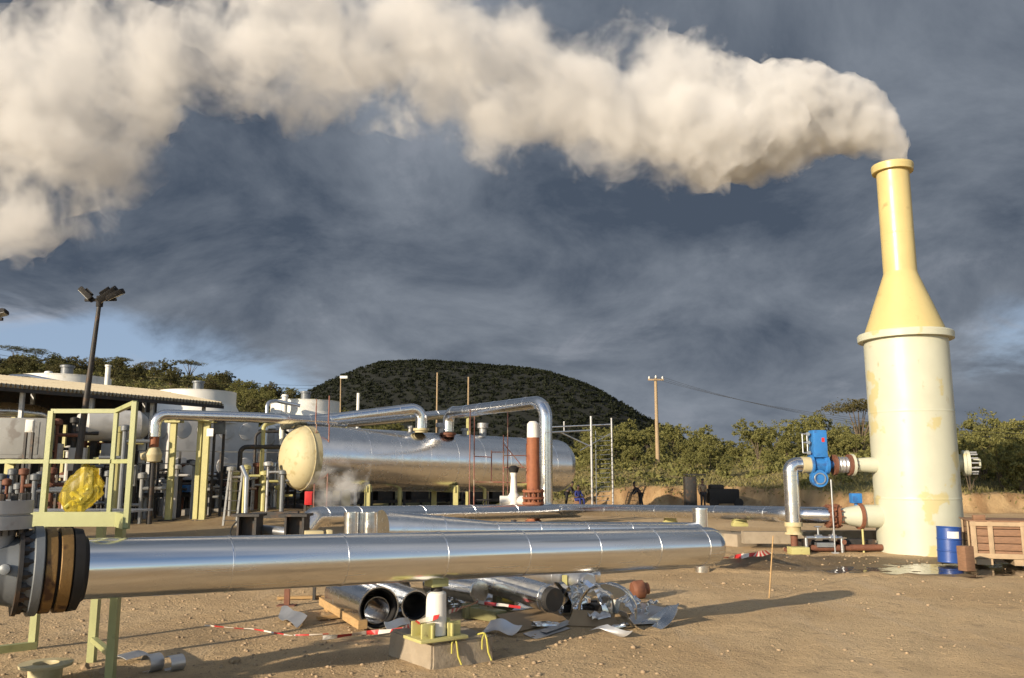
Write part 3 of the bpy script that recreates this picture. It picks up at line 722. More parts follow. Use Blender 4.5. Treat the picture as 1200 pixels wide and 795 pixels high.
# ================================================================== long cladded line in the middle distance
LA = P(640, 597, 38); LB = P(972, 604, SY)
ll = thing('steam_line', 'long thin shiny cladded pipeline crossing behind the foreground pipe to the silencer', 'pipeline', H((LA+LB)/2, 0))
mb = MB(); mb.sweep([LA+V((-1.2,.9,0)), LA, P(880, 601.5, 27.2), P(915, 603, SY+.4), LB], .23, 28, fillet=1.0, seam=3.1, band=.005, bw=.03); mb.build('cladding', 'alu_far', ll)
for k, (px_, yy, Y_) in enumerate(((785,600,31.5),(866,601,28.0))):
    c_ = P(px_, yy, Y_)
    mb = MB(); mb.bbox(H(c_, c_.z-.38), (.5,.3,.12), bev=.02); mb.box(H(c_, c_.z-.28)+V((-.17,0,0)), (.06,.3,.14)); mb.box(H(c_, c_.z-.28)+V((.17,0,0)), (.06,.3,.14)); mb.bbox(H(c_, c_.z-.28)+V((0,0,0)), (.42,.34,.16), bev=.03); mb.build('saddle', 'yellow', ll)
for px_, yy, w_, h_, lab in ((838,636,.95,.36,'tan concrete block under the far pipe saddle, left one of two'),(872,641,1.0,.4,'pale concrete block with shaded side in front of the yellow saddle'),(1000,610,.01,.01,None)):
    if lab is None: continue
    g_ = G(px_, yy); mb = MB(); mb.bbox(H(g_, h_/2-.02)+V((0,.4,0)), (w_,.8,h_), rot_z(.5), .03); o = mb.build('concrete_block', 'concrete'); tag(o, lab, 'concrete block', 'concrete blocks carrying the long pipeline')
for px_, yy, Y_, w_ in ((915,620,25.4,2.3),(985,620,25.8,2.4)):
    c_ = P(px_, 615, Y_); mb = MB(); mb.box(H(c_, .33), (w_,.3,.34)); o = mb.build('concrete_beam', 'concrete'); tag(o, 'low tan concrete beam just behind the '+('shiny riser foot' if px_ == 915 else 'cream reducer pipe'), 'concrete beam', 'concrete beams by the silencer')
# left length of the line (larger)
lp = thing('steam_line', 'wide shiny pipe with mitred seams starting in the left middle distance by the dark frames', 'pipeline', H(P(480,604,28), 0))
mb = MB(); a_ = P(366, 606, 25.2); b_ = P(640, 600, 37.4); mb.sweep([a_+V((-.15,-.35,-.35)), a_+V((.05,0,0)), b_+V((1.5,1.2,0))], .30, 28, fillet=.3, seam=[.9,1.6,2.3,5.4,8.3,11.2], band=.007, bw=.04); mb.build('cladding', 'alu_far', lp)
for px_, yy in ((352,603),(402,602)):
    pass
# ================================================================== upright riser with swan-neck at the vessel
sn = thing('swan_neck_pipe', 'shiny swan-neck pipe rising from the ground line and bending over to the vessel', 'pipe', H(P(640,590,38), 0))
A = P(640, 597, 38); B = P(636, 470.5, 38); Cc = P(541, 482.5, 43.5); D = P(526, 483.5, 44.6); E_ = P(525, 506, 44.6)
B.x = A.x
mb = MB(); mb.sweep([A, B, Cc, D, E_], .30, 28, fillet=.75, seam=1.25, band=.01, bw=.03, first=.9); mb.build('cladding', 'alu_far', sn)
mb = MB(); mb.lathe([(0,.35),(.12,.35),(.12,.42),(.24,.42),(.24,.3)], E_+V((0,0,-.3)), (0,0,1), 24); mb.build('flange', 'rustdark', sn)
s2 = thing('swan_neck_pipe', 'shiny pipe running low over the vessel top and dropping into it at mid length', 'pipe', H(P(495,500,43.5), 0))
mb = MB(); A = P(330, 497, 40.6); B = P(395, 491, 42); Cc = P(494, 478.5, 43.5); D = P(495, 505, 43.5); D.x = Cc.x
mb.sweep([A, B, Cc, D], .30, 24, fillet=.8, seam=1.2, band=.01, bw=.03); mb.build('cladding', 'alu_far', s2)
mb = MB(); mb.lathe([(0,.34),(.1,.34),(.1,.42),(.22,.42),(.22,.3)], D+V((0,0,-.1)), (0,0,1), 24); mb.build('flange', 'headpaint', s2)
s3 = thing('overhead_pipe', 'lower shiny overhead pipe sloping just below the swan-neck above the vessel', 'pipe', H(P(450,495,46), 0))
mb = MB(); mb.sweep([P(402,496,45), P(520,486,52), P(560,484,53)], .27, 24, fillet=.6, seam=1.3, band=.01, bw=.03); mb.build('cladding', 'alu_far', s3)
mb = MB(); p_ = P(405, 496, 45); mb.bar(H(p_,0), p_, .16); p_ = P(548, 485, 52.7); mb.bar(H(p_,0), p_, .16); mb.build('post', 'yellow', s3)
s4 = thing('overhead_pipe', 'long horizontal shiny pipe with dropped left end before the grey cooling tower body', 'pipe', H(P(260,500,38), 0))
A = P(181, 512, 37.0); B = P(182, 486, 37.0); B.x = A.x; Cc = P(330, 491, 39.3); D = P(404, 496, 42.5)
mb = MB(); mb.sweep([A, B, P(300,489.5,38.8), Cc, D], .24, 24, fillet=.7, seam=1.3, band=.01, bw=.03); mb.build('cladding', 'alu_far', s4)
mb = MB(); mb.tube(H(A, P(181,526,37).z), A, .2, .2, 16); mb.build('bare_spool', 'rust', s4)
mb = MB(); q = P(180, 533, 37); mb.lathe([(-.35,.1),(-.3,.3),(0,.36),(.3,.24),(.36,.1)], q, (0,0,1), 20); mb.tube(q, q+V((-.5,-.1,-.1)), .2, .16, 14); mb.build('valve', 'headpaint', s4)
mb = MB(); mb.tube(H(q, 0), q, .12); mb.build('downpipe', 'dsteel', s4)
for px_, lab in ((204,'left'),(243,'right')):
    c_ = P(px_, 500, 38.2)
    ps = thing('pipe_stand', 'yellow steel stand carrying the overhead pipe, '+('the single post' if px_ == 204 else 'the twin post beside a white sign'), 'pipe stand', H(c_, 0), 'yellow stands under the overhead pipe')
    zt_ = P(px_, 492, 38.2).z
    mb = MB(); mb.bar(H(c_, 0), H(c_, zt_-.1), .26, .2)
    if px_ == 243: mb.bar(H(c_, 0)+V((-.38,.2,0)), H(c_, zt_-.1)+V((-.38,.2,0)), .2, .2)
    mb.build('post', 'yellow', ps)
    mb = MB(); mb.box(H(c_, zt_-.08), (.7,.5,.12)); mb.build('cap_plate', 'yellow', ps)
    mb = MB(); mb.box(H(c_, .1), (.7,.6,.12)); mb.build('base_plate', 'dsteel', ps)
    if px_ == 243:
        mb = MB(); mb.box(P(247, 507, 38)+V((0,-.1,0)), (.3,.02,.35)); mb.build('sign_plate', 'white', ps)

# ================================================================== the big horizontal vessel
VA = P(361, 537, 40.3); VB = P(650, 546, 50.5); ax = (VB-VA).normalized(); vr = 1.54
ve = thing('pressure_vessel', 'huge horizontal silver cladded vessel with bare pale yellow domed head', 'pressure vessel', H((VA+VB)/2, 0))
Lv = (VB-VA).length
mb = MB(); mb.sweep([VA, VB], vr, 64, seam=1.75, band=.012, bw=.05, first=2.6); mb.lathe([(0,vr),(.25,vr*.97),(.5,vr*.86),(.7,vr*.62),(.8,vr*.3),(.82,.01)], VB, ax, 48, cap=False); mb.build('cladding', 'alu_far', ve, ang=50)
mb = MB(); pr = [(0, vr-.03), (-.28, vr-.03)]
for k in range(1, 15):
    a = k/14*math.pi/2; pr.append((-.28-1.0*math.sin(a), (vr-.03)*math.cos(a)))
mb.lathe(pr, VA, ax, 64, cap=False)
hd = mb.build('domed_head', 'headpaint', ve, ang=60)
mb = MB(); mb.torus(VA-ax*.34, ax, vr-.035, .028, 64, 6); mb.build('weld_seam', 'headpaint', hd)
for f_ in (.17, .5, .83):
    c_ = VA.lerp(VB, f_); mb = MB(); sx_ = V((-ax.y, ax.x, 0)).normalized()
    for sgn in (-1, 1):
        p_ = c_+sx_*sgn*1.0; mb.bar(H(p_, 0), H(p_, c_.z-1.2), .26, .26)
    mb.bar(H(c_+sx_*1.15, c_.z-1.42), H(c_-sx_*1.15, c_.z-1.42), .3, .3); mb.build('support', 'yellow', ve)
for f_ in (.30,.64):
    c_ = VA.lerp(VB, f_); mb = MB(); sx_ = V((-ax.y, ax.x, 0)).normalized(); p_ = c_-sx_*.6; mb.tube(H(p_, 0), H(p_, c_.z-1.1), .1); mb.build('drain_pipe', 'yellow', ve)
for f_, hh, rr in ((.49,.55,.26),(.66,.7,.2),(.58,.35,.14),(.36,.3,.12)):
    c_ = VA.lerp(VB, f_); mb = MB(); mb.lathe([(vr-.1,rr),(vr+hh*.6,rr),(vr+hh*.6,rr*1.5),(vr+hh,rr*1.5),(vr+hh,.02)], c_, (0,0,1), 20); mb.build('top_nozzle', 'steel', ve)

# steam leaking under the vessel
bm = bmesh.new(); bmesh.ops.create_icosphere(bm, subdivisions=4, radius=1)
cS = P(396, 579, 38.5)
for v in bm.verts:
    d = v.co.copy(); v.co = V((d.x*1.25*(1+.35*d.z), d.y*.9, d.z*1.35))*(1+.5*noise.noise(d*1.7)+.2*noise.noise(d*4)); v.co.x += .35*max(0, v.co.z)
sm_ = bpy.data.meshes.new('steam_wisp'); bm.to_mesh(sm_); bm.free(); sm_.polygons.foreach_set('use_smooth', [True]*len(sm_.polygons))
wm_ = bpy.data.materials.new('thin_steam'); n, l = nt(wm_); n.remove(n['Principled BSDF']); vo_ = n.new('ShaderNodeVolumePrincipled'); vo_.inputs['Color'].default_value = (.97,.97,.97,1)
l.new(vo_.outputs[0], n['Material Output'].inputs['Volume']); g_ = n.new('ShaderNodeTexCoord'); q = n.new('ShaderNodeTexNoise'); q.inputs['Scale'].default_value = 1.3; q.inputs['Detail'].default_value = 4; l.new(g_.outputs['Object'], q.inputs['Vector'])
l.new(rng(q.outputs['Fac'], .42, .66, 0, .9), vo_.inputs['Density']); sm_.materials.append(wm_)
o = bpy.data.objects.new('steam_wisp', sm_); C.objects.link(o); o.location = cS; tag(o, 'thin steam drifting from under the vessel head', 'steam', kind='stuff')

# ================================================================== foreground pipeline
PA = P(95, 667, 8.02); PB = P(829, 640.5, 12.75); pax = (PB-PA).normalized(); pr_ = .278
def s_at(px_):
    lo, hi = -3.0, 9.5
    for _ in range(50):
        m_ = (lo+hi)/2; q = PA+pax*m_; xx = 600+F*q.x/(q.y*CP+(q.z-CAMH)*SP)
        if xx < px_: lo = m_
        else: hi = m_
    return lo
mp_ = thing('steam_pipe', 'large shiny aluminium-clad pipe spanning the foreground with black flanged left end', 'pipeline', H(PA.lerp(PB,.5), 0))
Lp = (PB-PA).length
mb = MB(); mb.sweep([PA, PB], pr_, 72, seam=[s_at(q) for q in (265,398,513,608,690,760,817)], band=.006, bw=.022)
mb.build('cladding', 'alu', mp_)
mb = MB(); mb.lathe([(0,pr_*1.002),(.05,pr_*.99),(.11,pr_*.93),(.15,pr_*.8),(.17,pr_*.5),(.175,.01)], PB, pax, 56, cap=False); mb.build('end_cap', 'alu', mp_, ang=60)
mb = MB()
s0 = s_at(81); mb.lathe([(s0, .30),(s0, .375),(s_at(92), .365),(s_at(96), .30),(s_at(99), .285)], PA, pax, 56); mb.build('rubber_boot', 'black', mp_)
for xa, xb, m_, r_, nm in ((65,79,'brass',.372,'gasket_ring'),(48,61,'brass',.372,'gasket_ring')):
    mb = MB(); a0, a1 = s_at(xa), s_at(xb); mb.lathe([(a0,.28),(a0,r_),(a0+.006,r_+.006),(a1-.006,r_+.006),(a1,r_),(a1,.28)], PA, pax, 56); mb.build(nm, m_, mp_)
mb = MB(); mb.lathe([(s_at(61),.34),(s_at(65),.34)], PA, pax, 40); mb.lathe([(s_at(79),.34),(s_at(81.5),.34)], PA, pax, 40); mb.lathe([(s_at(46),.36),(s_at(48),.36)], PA, pax, 40); mb.build('gasket_gap', 'black', mp_)
mb = MB(); a0, a1 = s_at(34), s_at(46); mb.lathe([(a0,.2),(a0,.385),(a0+.008,.395),(a1-.008,.395),(a1,.385),(a1,.2)], PA, pax, 72); fl = mb.build('flange', 'gpaint', mp_)
mb = MB(); mb.bolts(PA+pax*(s_at(29)), pax, .335, 20, .028, .14); mb.bolts(PA+pax*(s_at(24.5)), pax, .335, 20, .042, .05); mb.build('bolt', 'dsteel', fl)
mb = MB(); s1 = s_at(34); mb.lathe([(s1,.36),(s1-.10,.31),(s1-.2,.285),(s1-.62,.285),(s1-.7,.30),(s1-1.5,.30)], PA, pax, 56); mb.lathe([(0,.02),(0,.045),(.04,.045),(.05,.02)], PA+pax*(s1-.12)+V((.1,-.29,.05)), (.2,-1,.1), 14); mb.build('valve_body', 'gpaint', mp_)
mb = MB(); a0 = s_at(34.5); mb.lathe([(s_at(17),.25),(s_at(17),.385),(s_at(22),.385),(s_at(22),.25)], PA, pax, 56); mb.build('back_flange', 'dsteel', mp_)
# bonnet flange above the valve body, top left corner
bc = PA+pax*(s_at(-16)); zb0 = P(0, 622, 7.4).z
mb = MB(); mb.lathe([(.0,.2),(.28,.2)], H(bc, bc.z+.1), (0,0,1), 40); zf = P(0, 620, bc.y).z
mb.lathe([(0,.32),(.115,.32),(.118,.30),(.132,.30),(.135,.32),(.25,.32),(.25,.05)], H(bc, zf), (0,0,1), 56); bn = mb.build('bonnet', 'steel', mp_)
mb = MB(); mb.bolts(H(bc, zf+.13), (0,0,1), .27, 16, .028, .36); mb.build('bolt', 'dsteel', bn)

# ------------------------------------------------------------------ pedestal with adjustable support
c0, cl, cr = G(506,786), G(455,768), G(579,775); cb = cl+cr-c0
ped = thing('concrete_pedestal', 'weathered concrete block with yellow strap loops under the foreground pipe', 'concrete block', (c0+cb)/2)
ph_ = .30
bm = bmesh.new(); bv = [bm.verts.new(p) for p in (c0-V((0,0,.03)), cr-V((0,0,.03)), cb-V((0,0,.03)), cl-V((0,0,.03)))]; cen_ = (c0+cb)/2
tv = [bm.verts.new(H(p.lerp(cen_, .01), ph_)) for p in (c0, cr, cb, cl)]
bm.faces.new(bv[::-1]); bm.faces.new(tv)
for i in range(4): bm.faces.new((bv[i], bv[(i+1)%4], tv[(i+1)%4], tv[i]))
bmesh.ops.bevel(bm, geom=list(bm.edges), offset=.025, segments=2, affect='EDGES'); bmesh.ops.subdivide_edges(bm, edges=[e for e in bm.edges if e.calc_length() > .2], cuts=4, use_grid_fill=True)
for v in bm.verts: v.co += V((noise.noise(v.co*7), noise.noise(v.co*7+V((5,0,0))), noise.noise(v.co*7+V((0,9,0)))))*.014
mb = MB(); bm.verts.index_update(); mb.add([v.co.copy() for v in bm.verts], [[v.index for v in f.verts] for f in bm.faces]); bm.free(); mb.build('block', 'concrete', ped, ang=50)
fr = (cr-c0).normalized(); fn = V((fr.y, -fr.x, 0))
for f_ in (.36, .85):
    p0 = c0.lerp(cr, f_)+fn*.012; mb = MB(); pth = [H(p0-fn*.12, ph_+.005)+fr*-.05, H(p0-fn*.03, ph_+.035), H(p0+fn*.02, ph_-.03), H(p0+fn*.025+fr*.02, .12), H(p0+fn*.05+fr*.05, .03)]
    mb.sweep(pth, .011, 8, fillet=.04); mb.sweep([H(p0-fn*.03, ph_+.03), H(p0-fr*.06+fn*.015, ph_-.03), H(p0-fr*.065+fn*.02, .16)], .010, 8, fillet=.04); mb.build('strap', 'strap', ped)
sp_ = s_at(512); pc = PA+pax*sp_
sup = thing('jack_stand', 'yellow gusseted base with white jack cylinder holding up the foreground pipe', 'pipe support', H(pc, ph_))
up_ = V((-pax.y, pax.x, 0))
rm = Matrix((H(pax,0).normalized(), up_, V((0,0,1)))).transposed()
mb = MB(); mb.bbox(H(pc, ph_+.025), (.62,.44,.035), rm, .004); mb.build('base_plate', 'yellow', sup)
mb = MB()
for dx, dy in ((-.17,-.12),(.17,-.12),(-.17,.12),(.17,.12)):
    q = H(pc, ph_+.12)+rm@V((dx, dy, 0)); mb.bbox(q, (.17,.03,.17), rm, .004)
for dx in (-.13,.13): mb.bbox(H(pc, ph_+.11)+rm@V((dx,0,0)), (.025,.34,.15), rm, .004)
mb.build('gusset', 'yellow', sup)
zc0 = ph_+.05; zc1 = pc.z-pr_-.12
mb = MB(); mb.lathe([(0,.125),(zc1-zc0-.02,.115),(zc1-zc0,.09)], H(pc, zc0), (0,0,1), 32); mb.build('jack_cylinder', 'white', sup)
mb = MB(); mb.tube(H(pc, zc1), H(pc, zc1+.07), .07); mb.build('jack_stem', 'dsteel', sup)
mb = MB(); mb.bbox(H(pc, zc1+.1), (.22,.20,.09), rm, .01); mb.build('shoe', 'green', sup)

# ================================================================== green platform with handrail
GY = 8.95
def gp(x, y, Y=GY): return P(x, y, Y)
pf = thing('access_platform', 'pale green steel access platform with handrail at the left edge', 'platform', G(60, 795))
zdk = gp(100, 600).z; ztr = gp(100, 482).z; zmid = gp(100, 541).z
pA = gp(54, 560); pB = gp(131, 560); pC = gp(152, 560, 8.55); pL = gp(-80, 560)
A0, B0, C0, L0 = H(pA,0), H(pB,0), H(pC,0), H(pL,0)
y0 = GY
mb = MB(); mb.bar(H(L0,zdk-.075), H(B0,zdk-.075)+V((.13,0,0)), .07, .15); mb.bar(H(B0,zdk-.077)+V((.1,0,0)), H(C0,zdk-.077)+V((.0,0,0)), .07, .15); mb.build('edge_beam', 'green', pf)
mb = MB(); mb.box(V(((L0.x+B0.x)/2+.05, y0+.44, zdk-.012)), ((B0.x-L0.x)+.1, .82, .02)); mb.build('deck', 'steel', pf)
ztc = P(152, 471, 8.55).z
for q, zt_, w_ in ((A0, ztr, .055),(B0, ztr, .042),(C0, ztc, .05)):
    mb = MB(); mb.bar(H(q, zdk-.14), H(q, zt_), w_); mb.build('rail_post', 'green', pf)
mb = MB(); mb.bar(H(A0, ztr), H(B0, ztr), .045); mb.bar(H(B0, ztr+.002), H(C0, ztc-.01), .045); mb.build('top_rail', 'green', pf)
mb = MB(); mb.bar(H(L0, zmid), H(B0, zmid), .042); mb.bar(H(B0, zmid-.002), H(C0, zmid-.002), .042); mb.build('mid_rail', 'green', pf)
for px_, yb_, Y_ in ((128.5,800,8.72),(107,776,9.75)):
    g_ = G(px_, yb_); mb = MB(); mb.bar(V((g_.x, g_.y, -.05)), V((g_.x, g_.y, zdk-.15)), .085); mb.build('leg', 'green', pf)
mb = MB(); g1 = G(128.5,800); g2 = G(107,776); mb.bar(H(g1,.28), H(g2,.26), .06); mb.build('brace', 'green', pf)
mb = MB(); g_ = G(38, 762); mb.bar(H(g_, .03), H(g_, zdk-.15), .085); mb.build('leg', 'green', pf)
mb = MB(); mb.bar(H(G(-60,775), .06), H(g_, .06)+V((.04,0,0)), .09); mb.build('foot_beam', 'green', pf)
# yellow plastic bag on the rail
bgm = bpy.data.materials.new('yellow_plastic'); n, l = nt(bgm); b = n['Principled BSDF']; b.inputs['Base Color'].default_value = (.50,.41,.07,1); b.inputs['Roughness'].default_value = .4
tr = n.new('ShaderNodeBsdfTransparent'); tr.inputs[0].default_value = (1,.9,.35,1); ms = n.new('ShaderNodeMixShader'); ms.inputs[0].default_value = .33; l.new(tr.outputs[0], ms.inputs[1]); l.new(b.outputs[0], ms.inputs[2]); l.new(ms.outputs[0], n['Material Output'].inputs['Surface'])
bcx = gp(96, 574, GY+.1)
bm = bmesh.new(); bmesh.ops.create_icosphere(bm, subdivisions=4, radius=1)
for v in bm.verts:
    d = v.co.copy(); t_ = (d.z+1)/2; w_ = .19*(1.15-.55*abs(t_-.35))
    v.co = V((d.x*w_*1.05+(.05*d.z), d.y*.07, d.z*.255))*(1+.16*noise.noise(d*2.2)+.14*noise.noise(V((d.x*7,d.y*7,d.z*2.5)))+.05*noise.noise(d*15))
mb = MB(); bm.verts.index_update(); mb.add([bcx+v.co for v in bm.verts], [[v.index for v in f.verts] for f in bm.faces]); bm.free()
bg_ = thing('plastic_bag', 'thin yellow plastic bag hanging knotted on the green handrail', 'bag', bcx)
mb.build('bag_skin', bgm, bg_)
mb = MB(); rr_ = random.Random(4)
for k in range(7):
    q = bcx+V((rr_.uniform(-.09,.07), rr_.uniform(-.04,.03), -.17+.03*k)); mb.sweep([q, q+V((rr_.uniform(-.1,.1), .02, .06)), q+V((rr_.uniform(-.12,.12), -.02, -.02))], .022, 8, fillet=.03)
mb.build('crumpled_fold', M['strap'], bg_)
mb = MB(); p_ = H(bcx, zmid-.02); mb.bar(H(bcx, zdk), H(bcx, zmid), .04); mb.build('inner_post', 'yellow', pf)

# ================================================================== near-ground clutter, left
fg = thing('blind_flange', 'pale yellow flange collar lying in the dirt at the bottom left', 'flange', G(55, 792))
mb = MB(); g_ = G(52, 800); mb.lathe([(-.05,.16),(.17,.17),(.17,.26),(.20,.265),(.20,.13),(.16,.12),(-.05,.11)], g_, (0,0,1), 40, cap=False); mb.build('collar', 'headpaint', fg)
mb = MB(); mb.lathe([(0,.125),(.03,.125)], H(g_, .12), (0,0,1), 30); mb.build('inner_face', 'rustdark', fg)
def curl(name, label, cat, c_, axis_a, rad, length, a0, a1, m_, group=None, th=.004, tilt=0.0, lift=None, taper=1.0, wob=.0):
    """a curled piece of sheet lying on the ground"""
    u = V((math.cos(axis_a), math.sin(axis_a), tilt)).normalized(); s_ = V((-math.sin(axis_a), math.cos(axis_a), 0)); up = u.cross(s_).normalized()
    if up.z < 0: up = -up
    rows = []
    for i in range(9):
        f = i/8-.5; row = []
        for j in range(25):
            a = a0+(a1-a0)*j/24; rr = rad*(1+(taper-1)*(i/8))*(1+wob*noise.noise((i*.5, j*.3, rad*10)))
            row.append(V(c_)+u*f*length+(s_*math.cos(a)+up*math.sin(a))*rr)
        rows.append(row)
    mb = MB(); mb.sheet(rows, th); o = mb.build(name, m_, ang=50); return tag(o, label, cat, group)
curl('metal_offcut', 'pale flat cut aluminium sheet lying beside the green platform leg', 'metal sheet', G(150,776)+V((0,0,-.25)), 1.2, .35, .34, 1.2, 2.0, M['alu_dull'], 'aluminium offcuts at the bottom left')
curl('metal_offcut', 'curled aluminium collar offcut standing open at the bottom left', 'metal offcut', G(178,787)+V((0,0,.09)), 1.0, .10, .17, .3, 5.2, M['alu_dull'], 'aluminium offcuts at the bottom left')
curl('metal_offcut', 'curled aluminium offcut with bright rim, rightmost of the scraps at the bottom left', 'metal offcut', G(204,786)+V((0,0,.08)), .9, .09, .17, .9, 5.6, M['alu_dull'], 'aluminium offcuts at the bottom left')
for px_, yy, s_, lab in ((125,790,.09,'tan rock beside the yellow flange collar'),(100,784,.07,'small rock by the green platform leg'),(208,781,.05,'grey stone beside the aluminium offcuts'),(340,733,.05,'small stone next to the bent scrap plate'),(275,776,.07,'lone grey stone in front of the warning tape')):
    g_ = G(px_, yy); mb = MB(); rs = random.Random(px_); stone(mb, g_.x, g_.y, s_, s_*.3); bm_ = mb.build('rock', 'stone'); tag(bm_, lab, 'rock')
rs = random.Random(8)
# bent scrap plate
def plate(name, label, cat, quad, m_, h_=.01, group=None, curlz=.0, th=.006):
    q = [V(p) for p in quad]; rows = []
    for i in range(9):
        f = i/8; row = []
        for j in range(9):
            g_ = j/8; p = q[0].lerp(q[1], g_).lerp(q[3].lerp(q[2], g_), f); p.z += h_+curlz*(noise.noise(p*3.0)+.6*(f-.5)**2*4*.5); row.append(p)
        rows.append(row)
    mb = MB(); mb.sheet(rows, th); return tag(mb.build(name, m_, ang=50), label, cat, group)
plate('scrap_plate', 'small bent bluish metal plate lying alone in the dirt left of the timber', 'metal plate', [G(326,727), G(348,738), G(360,724,.12), G(330,713,.12)], M['alu_dull'], .03, None, .05)
# timber pallet pieces
for i_, (x1,y1,x2,y2,x3,y3,x4,y4,hh,lab) in enumerate(((560,742,600,748,612,736,575,732,.02,'thin silver sheet on the ground right of the pedestal'),(690,742,722,746,742,739,712,735,.015,'dull silver sheet lying flat before the half-hoop'),(742,742,786,728,796,712,770,722,.05,'long silver sheet reaching out at the right end of the scrap heap'),(596,726,640,716,650,706,610,712,.10,'tilted dull sheet between the brown board and the shiny pipe'),(455,742,484,735,478,726,450,732,.02,'small silver sheet behind the left corner of the pedestal'))):
    plate('loose_sheet', lab, 'metal sheet', [G(x1,y1), G(x2,y2), G(x3,y3,.12), G(x4,y4,.10)], M['alu_sheet'] if i_ in (2,3) else M['alu_dull'], hh, 'loose flat sheets around the scrap heap', .08, .004)
tp = thing('broken_pallet', 'broken pale timber frame with a short plank propped under the foreground pipe', 'timber', G(395, 722))
mb = MB(); mb.bar(H(G(378,716),.16), H(G(425,741),.10), .13, .12); mb.build('plank', 'wood', tp)
mb = MB(); mb.bar(H(G(340,690),.25), H(G(400,705),.27), .10, .06); mb.build('plank', 'wood', tp)
mb = MB(); mb.box(H(G(388,718),.13)+V((0,.1,0)), (.22,.3,.24), rot_z(.4)); mb.build('block', 'wood', tp)
ls = thing('bar_stool_stand', 'small brown steel stand with a flat foot behind the scrap plate', 'stand', G(336,711))
ls.name = 'steel_stand'; WORLD[ls.name] = G(336,711)
mb = MB(); g_ = G(336, 711); mb.bar(H(g_,.0), H(g_,.5), .09, .05); mb.build('post', 'rustdark', ls); mb = MB(); mb.box(H(g_,.015), (.3,.2,.03)); mb.build('foot', 'rustdark', ls)
mb = MB(); g1 = G(368,704); mb.bar(H(g1,0), H(g1,.5), .05); o = mb.build('steel_bar', 'dsteel'); tag(o, 'thin dark steel upright standing behind the timber frame', 'steel bar')
# rolled cladding tubes
def roll(name, label, end, r_, d_, L_, m_, group, th=.02, seg=48):
    t = thing(name, label, 'rolled sheet', H(end, 0), group); d_ = V(d_).normalized(); o_ = V(end)
    mb = MB(); mb.lathe([(0,r_-th),(0,r_),(L_,r_),(L_,r_-th),(0,r_-th)], o_, d_, seg, cap=False); mb.build('tube', m_, t)
    return t
e1 = G(444,713,.30); roll('cladding_roll', 'large shiny cladding tube with open dark mouth, left one of the pair under the pipe', e1, .30, (-.48,.88,.0), 1.7, M['alu_sheet'], 'cladding tubes lying under the foreground pipe')
t = roll('cladding_roll', 'black-lined inner tube nested just inside the large open cladding tube', e1+V((-.48,.88,0))*.03, .27, (-.48,.88,.0), 1.5, M['black'], 'cladding tubes lying under the foreground pipe')
e2 = G(487,710,.24); roll('cladding_roll', 'smaller dark-mouthed cladding tube beside the large one, nearer the white jack', e2, .225, (-.45,.9,0), 1.5, M['alu_sheet'], 'cladding tubes lying under the foreground pipe')
roll('cladding_roll', 'black sleeve inside the smaller cladding tube', e2+V((-.45,.9,0))*.02, .20, (-.45,.9,0), 1.3, M['black'], 'cladding tubes lying under the foreground pipe')
roll('cladding_roll', 'big grey cladding tube lying farther back between the two open tubes', G(470,692,.25), .22, (-.75,.66,0), 1.6, M['alu_sheet'], 'cladding tubes lying under the foreground pipe')
roll('cladding_roll', 'bright liner sheet nested deep inside the large open cladding tube', e1+V((-.48,.88,0))*.14+V((.02,0,-.05)), .19, (-.48,.88,.0), .9, M['alu_sheet'], 'cladding tubes lying under the foreground pipe', .006)
rq = random.Random(31)
for i_, (px_, yy, r_, L_, a0_, a1_, ax_, lab) in enumerate(((462,726,.10,.34,.2,3.4,.3,'small curled offcut between the tube mouths and the pedestal'),(520,702,.2,.5,.1,3.0,1.1,'crumpled sheet behind the white jack cylinder'),(533,716,.13,.3,-.2,2.6,.2,'bent bright offcut right beside the yellow base plate'),(575,708,.14,.45,.3,3.4,.6,'crumpled sheet between the two olive blocks'),(628,719,.12,.5,.2,2.8,.1,'long bent offcut behind the brown board'),(655,716,.18,.4,.0,3.6,1.3,'crumpled shiny sheet at the black end of the sloping pipe'),(702,735,.13,.3,-.3,2.5,.4,'small curled offcut just before the half-hoop'),(735,722,.2,.4,.4,3.3,1.0,'bent silver sheet inside the right end of the scrap heap'),(768,722,.16,.35,-.4,1.9,1.6,'upturned sheet edge near the rightmost scrap'),(410,704,.16,.4,.3,3.2,1.2,'crumpled sheet lying behind the timber plank'),(640,738,.07,.4,.1,2.9,.5,'thin rolled strip lying on the aluminium strips'),(722,740,.05,.3,.2,5.0,.2,'tiny rolled strip before the tan board'))):
    curl('sheet_offcut', lab, 'metal offcut', G(px_,yy)+V((0,.1,r_*.35)), ax_, r_, L_, a0_, a1_, M['alu_sheet'] if i_%3 else M['alu_dull'], 'curled aluminium offcuts in the scrap heap', wob=.45, taper=rq.uniform(.7,1.3), tilt=rq.uniform(-.2,.25))
for px_, yy, l_, an, lab in ((398,722,.7,.5,'short pale plank end lying left of the large tube mouth'),(545,738,.5,1.9,'thin pale plank lying right of the pedestal'),(612,728,.8,-.4,'thin plank half under the brown board'),(356,700,.9,.2,'pale plank lying behind the scrap plate')):
    c_ = G(px_,yy,.05); d_ = V((math.cos(an), math.sin(an), 0)); mb = MB(); mb.bar(c_-d_*l_/2, c_+d_*l_/2, .1, .045); tag(mb.build('loose_plank', 'wood'), lab, 'plank', 'loose planks under the foreground pipe')
